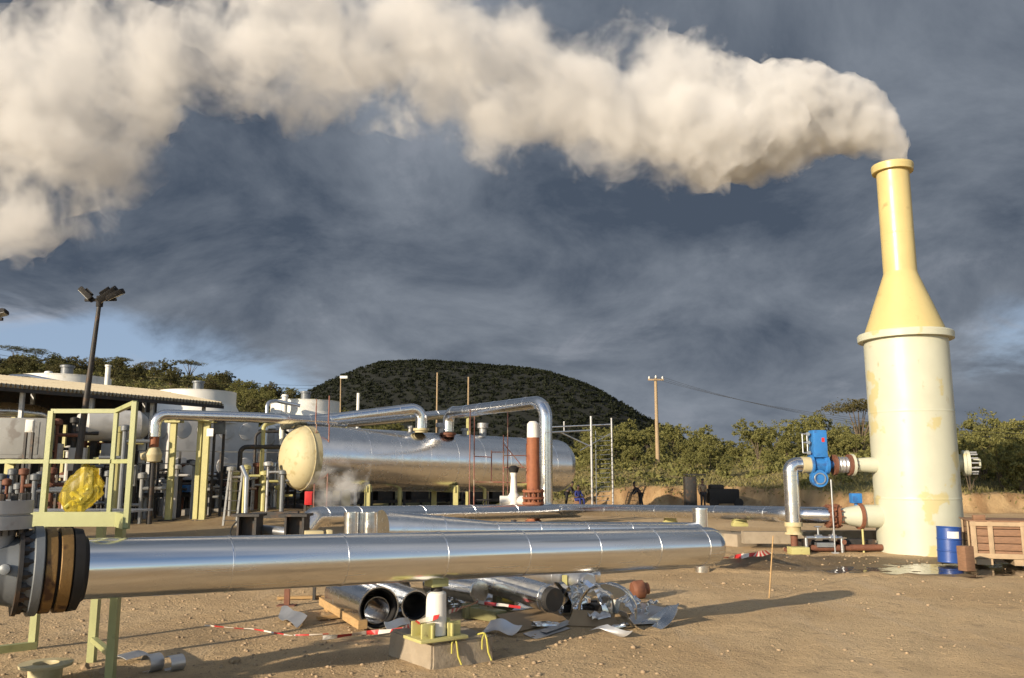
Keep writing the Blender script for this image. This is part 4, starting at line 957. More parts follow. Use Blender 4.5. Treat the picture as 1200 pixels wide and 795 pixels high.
# clad pipe lengths on olive blocks
g1, g2 = G(505,684,.36), G(562,694,.36)
t = thing('clad_pipe', 'short shiny pipe length with raised end band behind the white jack', 'pipe', H(g1,0)); mb = MB(); mb.sweep([g1, g2], .17, 36, seam=[(g2-g1).length-.03], band=.012, bw=.04); mb.build('cladding', 'alu_sheet', t)
g1, g2 = G(545,672,.52), G(646,702,.36)
t = thing('clad_pipe', 'long shiny pipe length sloping down right to the dark scrap heap', 'pipe', H(g1,0)); mb = MB(); mb.sweep([g1, g2], .20, 36, seam=1.1, band=.006, bw=.02); mb.build('cladding', 'alu_sheet', t)
mb = MB(); mb.sweep([g2, g2+(g2-g1).normalized()*.08], .17, 30); mb.build('bare_end', 'dsteel', t)
g1, g2 = G(600,664,.4), G(690,684,.35)
t = thing('clad_pipe', 'dull grey pipe length lying behind the sloping shiny one', 'pipe', H(g1,0)); mb = MB(); mb.sweep([g1, g2], .15, 30, seam=.8, band=.006, bw=.02); mb.build('cladding', 'alu_dull', t)
for px_, yy, w_, h_, lab, mm in ((590,716,.30,.30,'olive steel block propping the sloping shiny pipe','olive'),(551,724,.22,.2,'small olive steel block right of the white jack','olive')):
    g_ = G(px_, yy); mb = MB(); mb.bbox(H(g_, h_/2), (w_,.25,h_), rot_z(.3), .008); o = mb.build('steel_block', mm); tag(o, lab, 'steel block', 'olive steel blocks in the scrap heap')
mb = MB(); mb.bbox(H(G(572,728),.10), (.22,.6,.16), rot_z(.75), .01); o = mb.build('box_beam', 'olive'); tag(o, 'olive box beam lying end-on right of the pedestal', 'box beam')
bkt = thing('slotted_bracket', 'yellow upright bracket with a square hole in front of the grey pipe', 'bracket', G(662,704)); g_ = G(662,706)
mb = MB(); zz = P(662,674,g_.y).z; mb.box(H(g_,zz/2+.09), (.085,.05,zz-.18)); mb.box(H(g_,zz/2)+V((-.035,0,0)), (.02,.052,zz)); mb.build('upright', 'yellow', bkt)
mb = MB(); mb.box(H(g_,.19)+V((0,-.03,0)), (.035,.02,.045)); mb.build('slot', 'black', bkt)
# boards and sheets
plate('brown_board', 'flat brown board lying in front of the sloping shiny pipe', 'board', [G(603,743), G(664,728), G(648,712,.15), G(582,722,.12)], M['board'], .02)
plate('brown_board', 'tan board leaning upright before the curled scrap sheets', 'board', [G(665,735), G(728,737), G(716,719,.16), G(672,716,.2)], M['board'], .02)
plate('metal_strip', 'dull aluminium sheet strip lying flat in front of the brown board, outer one', 'metal strip', [G(613,744), G(628,750), G(668,738), G(655,732)], M['alu_dull'], .012, 'aluminium strips before the brown board', .01)
plate('metal_strip', 'narrow aluminium strip lying flat just behind the outer strip', 'metal strip', [G(632,742), G(640,745), G(672,733), G(664,730)], M['alu_dull'], .035, 'aluminium strips before the brown board', .01)
plate('scrap_sheet', 'wide dull aluminium sheet lying right of the curled hoops', 'metal sheet', [G(733,735), G(770,733), G(782,716), G(748,708)], M['alu_dull'], .03, None, .03)
curl('scrap_sheet', 'upswept curved aluminium sheet, rightmost of the scrap heap', 'metal sheet', G(758,735)+V((0,-.1,.42)), 1.9, .44, .30, 3.5, 5.9, M['alu_sheet'])
curl('scrap_hoop', 'large half-hoop of shiny sheet standing up in the scrap heap', 'metal hoop', G(714,731)+V((0,.2,.12)), 1.25, .44, .22, -.25, 3.3, M['alu_sheet'], 'curled sheet hoops in the scrap heap', wob=.06)
curl('scrap_hoop', 'crumpled shiny hoop leaning left of the large half-hoop', 'metal hoop', G(690,728)+V((0,.3,.12)), .9, .40, .34, -.2, 3.5, M['alu_sheet'], 'curled sheet hoops in the scrap heap', wob=.3)
curl('scrap_hoop', 'dark crumpled hoop at the left of the scrap heap', 'metal hoop', G(672,722)+V((0,.3,.1)), .5, .36, .5, .1, 3.3, M['alu_sheet'], 'curled sheet hoops in the scrap heap', wob=.5, taper=.7)
curl('scrap_sheet', 'crumpled bright sheet bundle behind the yellow bracket', 'metal sheet', G(684,692)+V((0,.2,.2)), .7, .22, .55, .0, 3.6, M['alu_sheet'], None, wob=.25)
plate('bright_scrap', 'small square of sheet coloured sun-bright white, caught inside the half-hoop', 'metal sheet', [G(712,716,.1), G(724,719,.1), G(727,705,.3), G(716,702,.3)], M['white'], .0)  # white colour stands for sunlight on this one sheet
mb = MB(); g_ = G(741,703); mb.lathe([(0,.13),(.05,.16),(.2,.16),(.25,.1),(.3,.1)], H(g_,.16), (1,.2,.1), 20); o = mb.build('rusty_fitting', 'rustmid'); tag(o, 'rusty round pipe fitting behind the half-hoop', 'pipe fitting')
mb = MB()
for k in range(9):
    g_ = G(random.Random(k).uniform(655,700), random.Random(k+50).uniform(706,722)); mb.bbox(H(g_,.08+.02*(k%3)), (.2+.03*(k%4),.12,.12), rot_z(k*.9), .01)
o = mb.build('scrap_heap', 'dsteel'); tag(o, 'dark heap of small steel scrap behind the boards', 'scrap', kind='stuff')

# warning tape
tm = bpy.data.materials.new('warning_tape'); n, l = nt(tm); b = n['Principled BSDF']; uv = n.new('ShaderNodeAttribute'); uv.attribute_name = 'along'
fr_ = mth('FRACT', mth('MULTIPLY', uv.outputs['Fac'], 2.6)); cc = mixc(mth('GREATER_THAN', fr_, .5), RGBv((.6,.56,.5)), RGBv((.45,.03,.03))); l.new(cc, b.inputs['Base Color']); b.inputs['Roughness'].default_value = .4
def tape(label, pts, w_=.05, group='red and white warning tape runs'):
    pts = [V(p) for p in pts]; poly = []
    for i in range(len(pts)-1):
        for k in range(8): poly.append(pts[i].lerp(pts[i+1], k/8))
    poly.append(pts[-1]); rows = []; al = []; d = 0
    for i, p in enumerate(poly):
        if i: d += (p-poly[i-1]).length
        tw = .9*math.sin(i*.33); t_ = (poly[min(i+1,len(poly)-1)]-poly[max(i-1,0)]).normalized(); s_ = t_.cross(V((0,0,1))).normalized(); u_ = s_*math.sin(tw)+V((0,0,1))*math.cos(tw)
        j = V((0,0,.012*noise.noise(p*5))); rows.append([p-u_*w_/2+j, p+u_*w_/2+j]); al += [d, d]
    mb = MB(); mb.sheet(rows, .002); o = mb.build('warning_tape', tm, smooth=False); at = o.data.attributes.new('along', 'FLOAT', 'POINT'); at.data.foreach_set('value', al+al); return tag(o, label, 'warning tape', group)
tape('red and white tape stretched up to the yellow support base', [G(378,748,.05), G(430,742,.08), G(470,738,.16), H(pc,ph_+.2)+V((-.2,-.1,0)), H(pc,ph_+.28)+V((.05,-.2,0))], .06)
tape('red and white tape trailing in the dirt left of the timber frame', [G(240,733,.0), G(300,738,.02), G(340,745,.0), G(385,743,.03)], .02)
tape('red and white tape between the white jack and the scrap boards', [H(pc,ph_+.3)+V((.15,0,0)), G(560,706,.25), G(610,712,.2)], .05)
tape('red and white tape lying behind the pipe right of the scrap heap', [G(690,668,.08), G(740,665,.12), G(800,661,.1)], .05)
tape('crumpled red and white tape tied to the thin stake before the puddle', [G(838,657,.06), G(862,653,.12), G(884,650,.2), G(902,647,.42)], .13)
sk = G(901, 700); mb = MB(); mb.tube(H(sk,-.05), P(906, 628, sk.y+.02), .012); o = mb.build('survey_stake', 'wood'); tag(o, 'thin stake standing in the dirt right of the pipe end', 'stake')

# ================================================================== second clad line behind the foreground pipe
CY = 19.0
pD = P(821, 621, CY+.6)
pl2 = thing('cladded_pipe', 'shiny tapering pipe right behind the foreground pipe, wide to the left', 'pipe', H(P(640,618,18.5),0))
a1 = P(446, 622, 15.2); a2 = P(563, 616.5, 16.9); 
Lx = (pD-a1).length; Lm = (a2-a1).length
def rf(d): return .36-(.36-.165)*min(1, d/Lm)
mb = MB(); mb.sweep([a1, pD], rf, 44, seam=[Lm*.5, Lm, Lm+1.0, Lm+2.2, Lm+3.4], band=.008, bw=.03); mb.build('cladding', 'alu_sheet', pl2)
vs_ = thing('stub_pipe', 'short upright shiny pipe standing behind the foreground pipe end cap', 'pipe', H(pD,0)); mb = MB(); mb.tube(H(pD,-.05), H(pD, P(821,597,CY+.6).z), .17, .17, 28); mb.build('cladding', 'alu_far', vs_)
mb = MB(); mb.lathe([(0,.172),(.03,.17),(.05,.10),(.055,.01)], H(pD, P(821,597,CY+.6).z), (0,0,1), 28, cap=False); mb.build('cap', 'alu_far', vs_)
for px_, rr, lab in ((411,.125,'left'),(424,.07,'middle'),(433,.13,'right')):
    g_ = P(px_, 640, 14.6+.1*(px_%3)); mb = MB(); zt_ = P(px_, 600.5, g_.y).z
    mb.lathe([(0,rr),(zt_,rr),(zt_,rr-.006),(zt_-.4,rr-.006)], H(g_,0), (0,0,1), 28, cap=False); o = mb.build('sheet_roll', 'alu_sheet')
    tag(o, {'left':'upright rolled aluminium sheet, outermost, farthest from the tapering pipe','middle':'thin upright sheet roll squeezed between two wider ones','right':'wide upright sheet roll touching the tapering pipe'}[lab], 'rolled sheet', 'upright sheet rolls behind the foreground pipe')

# ================================================================== orange standpipe, valve, handwheel
oc = P(625, 609, 36); og = thing('standpipe', 'rusty orange upright pipe with white cap band beside the swan-neck', 'standpipe', H(oc,0))
zz = lambda y: P(625, y, 36).z
mb = MB(); mb.tube(H(oc, zz(610)), H(oc, zz(513)), .28, .27, 28); mb.build('pipe', 'rust', og)
mb = MB(); mb.lathe([(0,.26),(zz(497)-zz(513),.25),(zz(494)-zz(513),.15)], H(oc, zz(513)), (0,0,1), 24); mb.build('white_cap', 'white', og)
mb = MB(); 
for yy in (591, 585, 577): mb.lathe([(0,.46),(.09,.46)], H(oc, zz(yy)), (0,0,1), 28)
f_ = mb.build('flange', 'rust', og); mb = MB(); mb.bolts(H(oc, zz(584)), (0,0,1), .4, 12, .035, .75); mb.build('bolt', 'rustdark', f_)
mb = MB(); mb.tube(H(oc, -.1), H(oc, zz(610)), .34, .34, 24); mb.build('base', 'rustdark', og)
v1 = P(602, 590, 36.5); wv = thing('gate_valve', 'white painted gate valve with black top left of the orange standpipe', 'valve', H(v1,0))
mb = MB(); mb.lathe([(0,.16),(.15,.25),(.5,.25),(.65,.16),(1.3,.12),(1.5,.16)], H(v1, v1.z-.2), (0,0,1), 20); mb.tube(H(v1,v1.z+.1)+V((-.6,0,0)), H(v1,v1.z+.1)+V((.6,0,0)), .22); mb.build('body', 'white', wv)
mb = MB(); mb.lathe([(0,.18),(.2,.24),(.3,.1)], H(v1, v1.z+1.3), (0,0,1), 18); mb.build('handwheel', 'black', wv)
mb = MB(); mb.tube(H(v1,0), H(v1,v1.z-.2), .12); mb.build('stem', 'steel', wv)
v2 = P(568, 599, 35); hv = thing('control_valve', 'black handwheel valve on the line below the red scaffold poles', 'valve', H(v2,0))
mb = MB(); mb.bbox(H(v2,v2.z-.05), (.7,.4,.55), bev=.06); mb.tube(H(v2,v2.z-.6)+V((0,0,-.6)), H(v2,v2.z), .18); mb.build('body', 'black', hv)
mb = MB(); mb.torus(H(v2,v2.z+.45), (0,0,1), .3, .03, 24, 6); mb.tube(H(v2,v2.z), H(v2,v2.z+.45), .04); mb.bar(H(v2,v2.z+.45)-V((.3,0,0)), H(v2,v2.z+.45)+V((.3,0,0)), .03); mb.build('handwheel', 'black', hv)

# ================================================================== scaffolds
rd = thing('red_scaffold', 'red oxide tube scaffold with ladder rungs in front of the vessel', 'scaffold', H(P(590,590,36.8),0))
def pole(mb, x, ya, yb, Y, r_=.025): a = P(x, ya, Y); mb.tube(V((a.x, Y, P(x,yb,Y).z)), a, r_, r_, 8)
for x, ya, yb, Y_ in ((556,488,604,36.5),(590,510,600,36.5),(576,528,565,37.5),(595,483,600,38.2),(617,520,566,36.8),(551,480,600,40)):
    mb = MB(); pole(mb, x, ya, yb, Y_); mb.build('upright', 'redpole', rd)
mb = MB()
for x1, y1, x2, y2 in ((556,565,620,566),(576,530,592,530),(590,534,617,534),(590,520,613,548),(590,548,617,548),(556,535,576,536),(576,565,592,565)): mb.tube(P(x1,y1,36.7), P(x2,y2,36.7), .02, .02, 8)
mb.build('ledger', 'redpole', rd)
for px_, ya, Y_, lab, m_ in ((512.5,437,56,'tall thin pole rising behind the vessel against the dark hill, taller of two','polew'),(549,442,56,'tall thin pole behind the vessel near the swan-neck, shorter of two','polew'),(420,461,50,'short white vent post behind the overhead pipes','white')):
    p_ = P(px_, ya, Y_); mb = MB(); mb.tube(H(p_,0), p_, .09 if m_ == 'white' else .06, .09 if m_ == 'white' else .05, 8); o = mb.build('thin_pole', m_); tag(o, lab, 'pole')
for px_, ya, yb, Y_ in ((371,468,497,39.5),(386,464,497,39.5)):
    mb = MB(); pole(mb, px_, ya, yb, Y_, .03); mb.tube(P(px_,497,39.5), H(P(px_,497,39.5),0), .03, .03, 8); o = mb.build('rusty_rod', 'redpole'); tag(o, 'thin rusty rod sticking up beside the vessel head, '+('shorter one on the left' if px_ == 371 else 'taller one on the right'), 'rod', 'rusty rods at the vessel head')
ws = thing('white_scaffold', 'pale tube scaffold with ladder right of the silver vessel', 'scaffold', H(P(700,590,57),0))
for x, ya, yb, Y_, r_ in ((692.5,488,592,57,.075),(716.5,490,594,58,.06),(661,494,505,60,.05)):
    mb = MB(); pole(mb, x, ya, yb, Y_, r_); mb.build('upright', 'steel', ws)
mb = MB(); mb.tube(P(645,507,55), P(692,504.5,57), .06); mb.tube(P(640,501,58), P(717,497.5,58), .05); mb.tube(P(655,506,56), P(693,524,57), .05); mb.tube(P(680,528,57), P(716,508,58), .03); mb.build('ledger', 'silver', ws)
mb = MB()
for k in range(15): mb.tube(P(698,512+k*5.4,57.6), P(715,511+k*5.4,57.6), .022, .022, 6)
mb.tube(P(698,505,57.6), P(699,592,57.6), .025, .025, 6); mb.build('ladder', 'gpaint', ws)

# ================================================================== shed and left equipment
E0 = V((-19.6, 33.0, 0)); E0 = P(-90, 443, 33); E1 = P(262, 473.5, 45)
bd = (H(E1,0)-H(E0,0)).normalized(); bn_ = V((-bd.y, bd.x, 0))
shd = thing('open_shed', 'long open shed with cream corrugated roof over dark equipment', 'shed', H(E0.lerp(E1,.5),0))
rows = []; N1 = 74; ez = E0.z; 
z_e0, z_e1 = E0.z, E1.z
for i in range(2):
    row = []
    for j in range(N1*8+1):
        f = j/(N1*8); b0 = E0.lerp(E1, f); p = b0+bn_*(6.0*i)+V((0,0,1.0*i+  .10*math.sin(f*N1*2*math.pi))); row.append(p)
    rows.append(row)
mb = MB(); mb.sheet(rows, .012); mb.build('roof', 'roofm', shd, ang=60)
mb = MB(); mb.bar(E0+V((0,0,-.18)), E1+V((0,0,-.18)), .1, .16); mb.bar(E0+bn_*5.8+V((0,0,.75)), E1+bn_*5.8+V((0,0,.75)), .12, .25); mb.build('eave_beam', 'dsteel', shd)
for f in (.05,.28,.5,.72,.93):
    p_ = E0.lerp(E1, f)+bn_*.3; mb = MB(); mb.bar(H(p_,0), H(p_,p_.z-.1), .16); mb.build('post', 'steel', shd); p_ = p_+bn_*5.3; mb = MB(); mb.bar(H(p_,0), H(p_,p_.z+.7), .16); mb.build('post', 'steel', shd)
mb = MB(); a_ = E0+bn_*5.9; b_ = E1+bn_*5.9; mb.sheet([[H(a_,0), H(b_,0)],[H(a_,a_.z+.6), H(b_,b_.z+.6)]], .05); mb.build('back_wall', 'dsteel', shd)

# tank added out of view at the left to cast shade across the yard
tkb = V((-21.5, 19.5, 0)); tnk = thing('added_shade_tank', 'grey tank added unseen beyond the left picture edge to cast shade on the yard', 'tank', tkb)
mb = MB(); mb.lathe([(-.1,3.0),(1.6,3.0),(1.61,3.02),(1.64,3.02),(1.65,3.0),(3.4,3.0),(3.41,3.02),(3.44,3.02),(3.45,3.0),(5.2,3.0),(6.6,3.0),(7.3,.2)], tkb, (0,0,1), 56); mb.build('shell', 'lgrey', tnk)
mb = MB(); mb.torus(tkb+V((0,0,7.6)), (0,0,1), 2.2, .03, 40, 6); mb.torus(tkb+V((0,0,7.2)), (0,0,1), 2.2, .03, 40, 6)
for k in range(12): a_ = k/12*6.283; mb.tube(tkb+V((2.2*math.cos(a_), 2.2*math.sin(a_), 6.7)), tkb+V((2.2*math.cos(a_), 2.2*math.sin(a_), 7.6)), .03, None, 8)
mb.build('roof_railing', 'steel', tnk)
# unseen valves added outside the bottom left corner to cast foreground shade
mc_ = V((-7.2, 6.1, 0)); vmf = thing('added_shade_valve', 'bulky grey valve added unseen beyond the bottom left picture corner to cast shade', 'valve', mc_)
mb = MB(); mb.lathe([(-.05,.35),(.5,.35),(.55,.55),(.7,.55),(.72,.4),(1.2,.45),(1.22,.6),(1.4,.6),(1.45,.3),(1.9,.22),(2.0,.1)], mc_, (0,0,1), 36); mb.lathe([(-.9,.5),(-.8,.5),(-.78,.32),(.78,.32),(.8,.5),(.9,.5)], mc_+V((0,0,.95)), (.8,.55,0), 36); mb.build('valve_body', 'gpaint', vmf)
mb = MB(); mb.torus(mc_+V((0,0,2.05)), (0,0,1), .42, .03, 32, 8); mb.bar(mc_+V((-.42,0,2.05)), mc_+V((.42,0,2.05)), .04); mb.bar(mc_+V((0,-.42,2.05)), mc_+V((0,.42,2.05)), .04); mb.build('handwheel', 'rustmid', vmf)
mc_ = V((-5.7, 6.6, 0)); vm2 = thing('added_shade_valve', 'lower flanged valve added unseen beside the bulky shade valve beyond the bottom left corner', 'valve', mc_)
mb = MB(); mb.lathe([(-.05,.3),(.35,.3),(.4,.42),(.52,.42),(.55,.25),(.9,.25),(.92,.4),(1.05,.4),(1.07,.1)], mc_, (0,0,1), 32); mb.build('valve_body', 'gpaint', vm2)
# cooling towers
cu = V((.715,.70,0)).normalized(); cn = V((.70,-.715,0)).normalized()
crm = Matrix((cu, -cn, V((0,0,1)))).transposed()
def tower(px_, ytop, Y_, label):
    tp_ = P(px_, ytop, Y_); c_ = H(tp_, 0); t = thing('cooling_tower', label, 'cooling tower', c_, 'white fan-stack cooling towers in a row'); zt_ = tp_.z
    mb = MB(); rr = 2.45
    mb.lathe([(zt_-.95, rr*1.02),(zt_-.8, rr),(zt_-.1, rr),(zt_, rr*1.01),(zt_, rr*.9),(zt_-.3,rr*.88)], c_, (0,0,1), 56, cap=False); mb.lathe([(zt_-.95-1.15, rr*1.34),(zt_-1.6, rr*1.16),(zt_-.95, rr*1.02)], c_, (0,0,1), 56, cap=False); mb.build('fan_stack', 'white', t)
    mb = MB(); mb.lathe([(zt_-.25,.3),(zt_-.2,rr*.9)], c_, (0,0,1), 40); mb.build('fan_deck', 'lgrey', t)
    mb = MB(); mb.lathe([(zt_-.2,.42),(zt_+.05,.42),(zt_+.05,.34),(zt_+.62,.34),(zt_+.62,.41),(zt_+.74,.41),(zt_+.78,.2)], c_, (0,0,1), 28); mb.build('motor', 'gpaint', t)
    bz0, bz1 = 1.9, zt_-1.9
    mb = MB(); mb.bbox(H(c_, (bz0+bz1)/2), (5.9, 5.9, bz1-bz0), crm, .08); bd_ = mb.build('casing', 'lgrey', t)
    for zz_ in (bz0+.75, bz1-.75):
        for k in (-2.1,-.7,.7,2.1):
            for nn_, uu in ((cn, cu), (-cu, cn)):
                mb = MB(); mb.lathe([(2.94,.56),(3.0,.52),(3.03,.0)], H(c_, zz_)+uu*k, nn_, 28, cap=False); mb.build('round_panel', 'lgrey', bd_)
    mb = MB(); mb.bbox(H(c_, 1.62), (5.7,5.7,.5), crm, .03); mb.build('basin', 'dsteel', t)
    for dx in (-2.6,0,2.6):
        for dy in (-2.6,2.6):
            q = H(c_,0)+cu*dx+cn*dy; mb = MB(); mb.bar(H(q,0), H(q,1.4), .3); mb.build('leg', 'dsteel', t)
    mb = MB(); q = H(c_,zt_-.55)+(-cu*.9+cn*.35).normalized()*(rr*1.0); mb.box(q, (.12,.35,.7), crm); mb.build('seam_cleat', 'steel', t)
    return t
T1 = tower(78, 443, 50, 'white-topped cooling tower behind the shed roof and the lamp mast')
T2 = tower(232, 460, 55.5, 'white-topped cooling tower with big grey casing behind the overhead pipe')
T3 = tower(358, 471, 61, 'white-topped cooling tower just behind the vessel head')
vp = P(127, 429, 47); mb = MB(); mb.tube(H(vp,0), vp, .14, .14, 14); mb.lathe([(0,.18),(.1,.18)], H(vp, vp.z-.05), (0,0,1), 14); o = mb.build('vent_pipe', 'white'); tag(o, 'slim white vent pipe standing beside the first fan stack', 'vent pipe')
for px_, ya, Y_, lab in ((57,436,48,'first fan stack behind the shed'),(334,463,58,'third fan stack near the vessel head')):
    p_ = P(px_, ya, Y_); mb = MB(); mb.tube(H(p_,0), H(p_,p_.z-.1), .2, .2, 14); mb.lathe([(0,.26),(.14,.2),(.18,.02)], H(p_,p_.z-.12), (0,0,1), 16); o = mb.build('filter_post', 'white'); tag(o, 'white capped post left of the '+lab, 'vent post')
for x1, x2, yy, Y_, lab in ((6,33,441,46,'left end of the shed roof'),(313,324,470,56,'third fan stack')):
    a_, b_ = P(x1, yy+7, Y_), P(x2, yy, Y_+1); mb = MB(); mb.sweep([H(a_,2), H(a_,a_.z+.3), b_+V((0,0,0)), b_+V((1.5,.5,-.3))], .13, 12, fillet=.4); o = mb.build('bent_pipe', 'silver'); tag(o, 'bent grey pipe loop beside the '+lab, 'pipe')

# equipment beneath the shed and along its front
def unit_engine(px_, Y_, label, rz=.78, s_=1.0):
    c_ = H(P(px_, 560, Y_),0); t = thing('pump_set', label, 'pump set', c_, 'pump and engine sets on dark skids'); m3 = rot_z(rz); q = lambda x, y, z: c_+m3@V((x*s_, y*s_, z*s_))
    mb = MB(); mb.box(q(0,0,.25), (3.2*s_,1.2*s_,.3*s_), m3); mb.build('skid', 'dsteel', t)
    mb = MB(); mb.bbox(q(-.5,0,.95), (1.3*s_,.8*s_,1.0*s_), m3, .05); mb.lathe([(-.5*s_,.3*s_),(.5*s_,.3*s_),(.55*s_,.1*s_)], q(.8,0,.9), m3@V((1,0,0)), 20); mb.build('engine_block', 'gpaint', t)
    mb = MB(); mb.lathe([(-.12*s_,.5*s_),(.12*s_,.5*s_)], q(.25,0,.9), m3@V((1,0,0)), 24); mb.tube(q(1.2,0,.9), q(1.2,0,2.0), .12*s_); mb.tube(q(-.8,0,1.4), q(-.8,0,2.5), .09*s_); mb.build('pump_casing', 'steel', t)
    mb = MB(); mb.torus(q(1.2,-.3,1.3), m3@V((0,1,0)), .25*s_, .03*s_, 20, 6); mb.build('handwheel', 'headpaint', t); mb = MB(); mb.box(q(-1.3,.3,1.2), (.4*s_,.3*s_,.6*s_), m3); mb.build('junction_box', 'lgrey', t); return t
ue = unit_engine(12, 38, 'grey engine and pump set under the left end of the shed')
for px_, Y_, rz, lab in ((74,40,.9,'pump set behind the green handrail posts'),(112,41.5,.7,'pump set right of the yellow plastic bag'),(165,44,.85,'pump set near the bare rusty spool of the overhead pipe'),(225,46,.6,'pump set in front of the big grey casing'),(290,47,.8,'pump set beneath the cooling tower, right of the twin yellow post'),(325,50,.5,'pump set just left of the vessel head'),(-20,41,.6,'pump set at the far left picture edge under the roof')):
    copy_thing(ue, H(P(px_,560,Y_),0), rz-.78, lab)
def cabinet(px_, y1, y2, wpx, Y_, label, m_, cat='cabinet', legs=True, rz=.2):
    a_ = P(px_, y1, Y_); b_ = P(px_, y2, Y_); w_ = wpx/F*Y_; c_ = H(a_,0); t = thing('equipment_cabinet', label, cat, c_); h_ = a_.z-b_.z
    mb = MB(); mb.bbox(H(a_, (a_.z+b_.z)/2), (w_, w_*.6, h_), rot_z(rz), .03); mb.build('housing', m_, t)
    mb = MB(); mb.bbox(H(a_, (a_.z+b_.z)/2)+rot_z(rz)@V((0,-w_*.3-.012,0)), (w_*.8,.02,h_*.8), rot_z(rz), .005); mb.build('door', m_, t)
    if legs:
        for sx_ in (-1,1): mb = MB(); mb.bar(H(a_,0)+rot_z(rz)@V((sx_*w_*.4,0,0)), H(a_,b_.z)+rot_z(rz)@V((sx_*w_*.4,0,0)), .1); mb.build('leg', 'dsteel', t)
cabinet(24, 491, 538, 70, 35.6, 'large grey panelled enclosure under the left end of the shed roof', 'mgrey')
cabinet(36, 492, 507, 9, 34.4, 'small pale box mounted before the large grey enclosure', 'white')
cabinet(172, 484, 509, 22, 42, 'grey square cabinet raised just left of the overhead pipe elbow', 'gpaint')
cabinet(6, 556, 582, 16, 36, 'dark blue cabinet low at the left picture edge', 'bluedrum')
cabinet(218, 566, 577, 14, 40, 'small blue box low in front of the yellow single post', 'blue', 'box')
cabinet(258, 488, 509, 13, 38.9, 'square gauge box hung beside the twin yellow post', 'gpaint', 'gauge box')
cabinet(362, 576, 592, 9, 37.5, 'small bright red box under the vessel head', 'red', 'box')
cabinet(135, 520, 545, 26, 38, 'grey machine housing below the round tank in the shed', 'mgrey')
cabinet(92, 525, 552, 18, 37, 'pale machine housing behind the yellow bag', 'lgrey')
cabinet(152, 545, 570, 16, 37.5, 'grey box between the green corner post and the rusty spool', 'mgrey')
cabinet(225, 545, 562, 20, 40.5, 'pale box low behind the walkway posts', 'lgrey', 'box')
cabinet(312, 552, 574, 18, 42, 'mid grey housing beneath the black elbowed pipe', 'mgrey')
cabinet(277, 560, 575, 15, 41, 'dark blue motor box behind the walkway stair', 'bluedrum', 'box')
cabinet(60, 520, 540, 24, 36.5, 'pale grey control panel behind the green corner post', 'lgrey')
ht = P(132, 499, 38.3); tk = thing('round_tank', 'pale grey round tank in the shade of the shed behind the green handrail', 'tank', H(ht,0)); mb = MB(); pr2 = [(-1.6,.01),(-1.45,.45),(-1.1,.72),(1.1,.72),(1.45,.45),(1.6,.01)]; mb.lathe(pr2, ht, (.8,.6,0), 32, cap=False); mb.build('shell', 'lgrey', tk, ang=60)
mb = MB(); mb.bar(H(ht,0)+V((-.6,-.4,0)), ht+V((-.6,-.4,-.5)), .2); mb.bar(H(ht,0)+V((.6,.4,0)), ht+V((.6,.4,-.5)), .2); mb.build('saddle', 'dsteel', tk)
dk = thing('air_duct', 'broad silver duct under the left end of the shed roof', 'duct', H(P(20,483,39.5),0)); mb = MB(); mb.sweep([P(-60,480,37), P(10,482,39.2), P(50,486,40.5), P(54,500,40.8)], .42, 24, fillet=.8, seam=1.2, band=.012, bw=.05); mb.build('cladding', 'alu_far', dk)
mb = MB(); q = P(12,505,39.4); mb.bar(H(q,0), H(q,P(12,486,39.4).z), .14); mb.build('post', 'yellow', dk)
wvs = P(163, 530, 40.5); tv_ = thing('upright_vessel', 'small white upright vessel left of the rusty spool', 'vessel', H(wvs,0)); mb = MB(); zt_ = P(163,513,40.5).z; zb_ = P(163,545,40.5).z; mb.lathe([(zb_,.1),(zb_+.1,.28),(zt_-.15,.28),(zt_,.08)], H(wvs,0), (0,0,1), 22); mb.build('shell', 'white', tv_); mb = MB(); mb.tube(H(wvs,0), H(wvs,zb_), .08); mb.build('leg', 'steel', tv_)
# yellow uprights and racks in the shed
for px_, y1, Y_, w_, lab in ((17,489,37.5,.18,'below the silver duct'),(106,483,39,.16,'between the green handrail posts'),(77,498,39.5,.14,'just right of the green corner post'),(121,490,41,.12,'left of the round tank'),(15,540,36.5,.3,'low at the left edge behind the mid rail')):
    p_ = P(px_, y1, Y_); mb = MB(); mb.bar(H(p_,0), p_, w_); o = mb.build('yellow_upright', 'yellow'); tag(o, 'yellow steel upright '+lab, 'post', 'yellow steel uprights in the shed')
# grey walkway handrail along the row
hr = thing('walkway_railing', 'long grey steel walkway with handrail in front of the cooling towers', 'walkway', H(P(260,575,36.5),0))
hA, hB = H(P(156,600,39.0),0), H(P(345,600,43.0),0); hd_ = (hB-hA).normalized(); hn_ = V((-hd_.y, hd_.x, 0)); zk = P(250,577,41.0).z
for zz_, w_ in ((P(250,544,41.0).z,.05),(P(250,562,41.0).z,.045),(P(250,530,41.0).z+.02,.05)):
    mb = MB(); mb.bar(H(hA,zz_), H(hB,zz_), w_); mb.build('rail', 'mgrey', hr)
mb = MB(); mb.bar(H(hA,zk-.1), H(hB,zk-.1), .1, .22); mb.build('kick_beam', 'dsteel', hr)
mb = MB(); mb.sheet([[H(hA,zk), H(hB,zk)],[H(hA+hn_*1.2,zk), H(hB+hn_*1.2,zk)]], .04); mb.build('deck', 'steel', hr)
for k in range(9):
    q = hA.lerp(hB, k/8); mb = MB(); mb.bar(H(q,0), H(q,P(250,530,41.0).z), .07 if k%2 else .09); mb.build('rail_post', 'dsteel', hr)
for k, (xa, xb, ya, yb) in enumerate(((262,270,548,584),(273,277,548,584))):
    pass
ly = thing('access_stair', 'small pale steel stair standing before the walkway railing', 'stair', H(P(268,585,35.8),0))
for dx in (0,.55): mb = MB(); mb.bar(H(P(263,585,35.8),0)+V((dx,0,0)), P(266,548,35.8)+V((dx,.4,0)), .08); mb.build('stringer', 'mgrey', ly)
mb = MB()
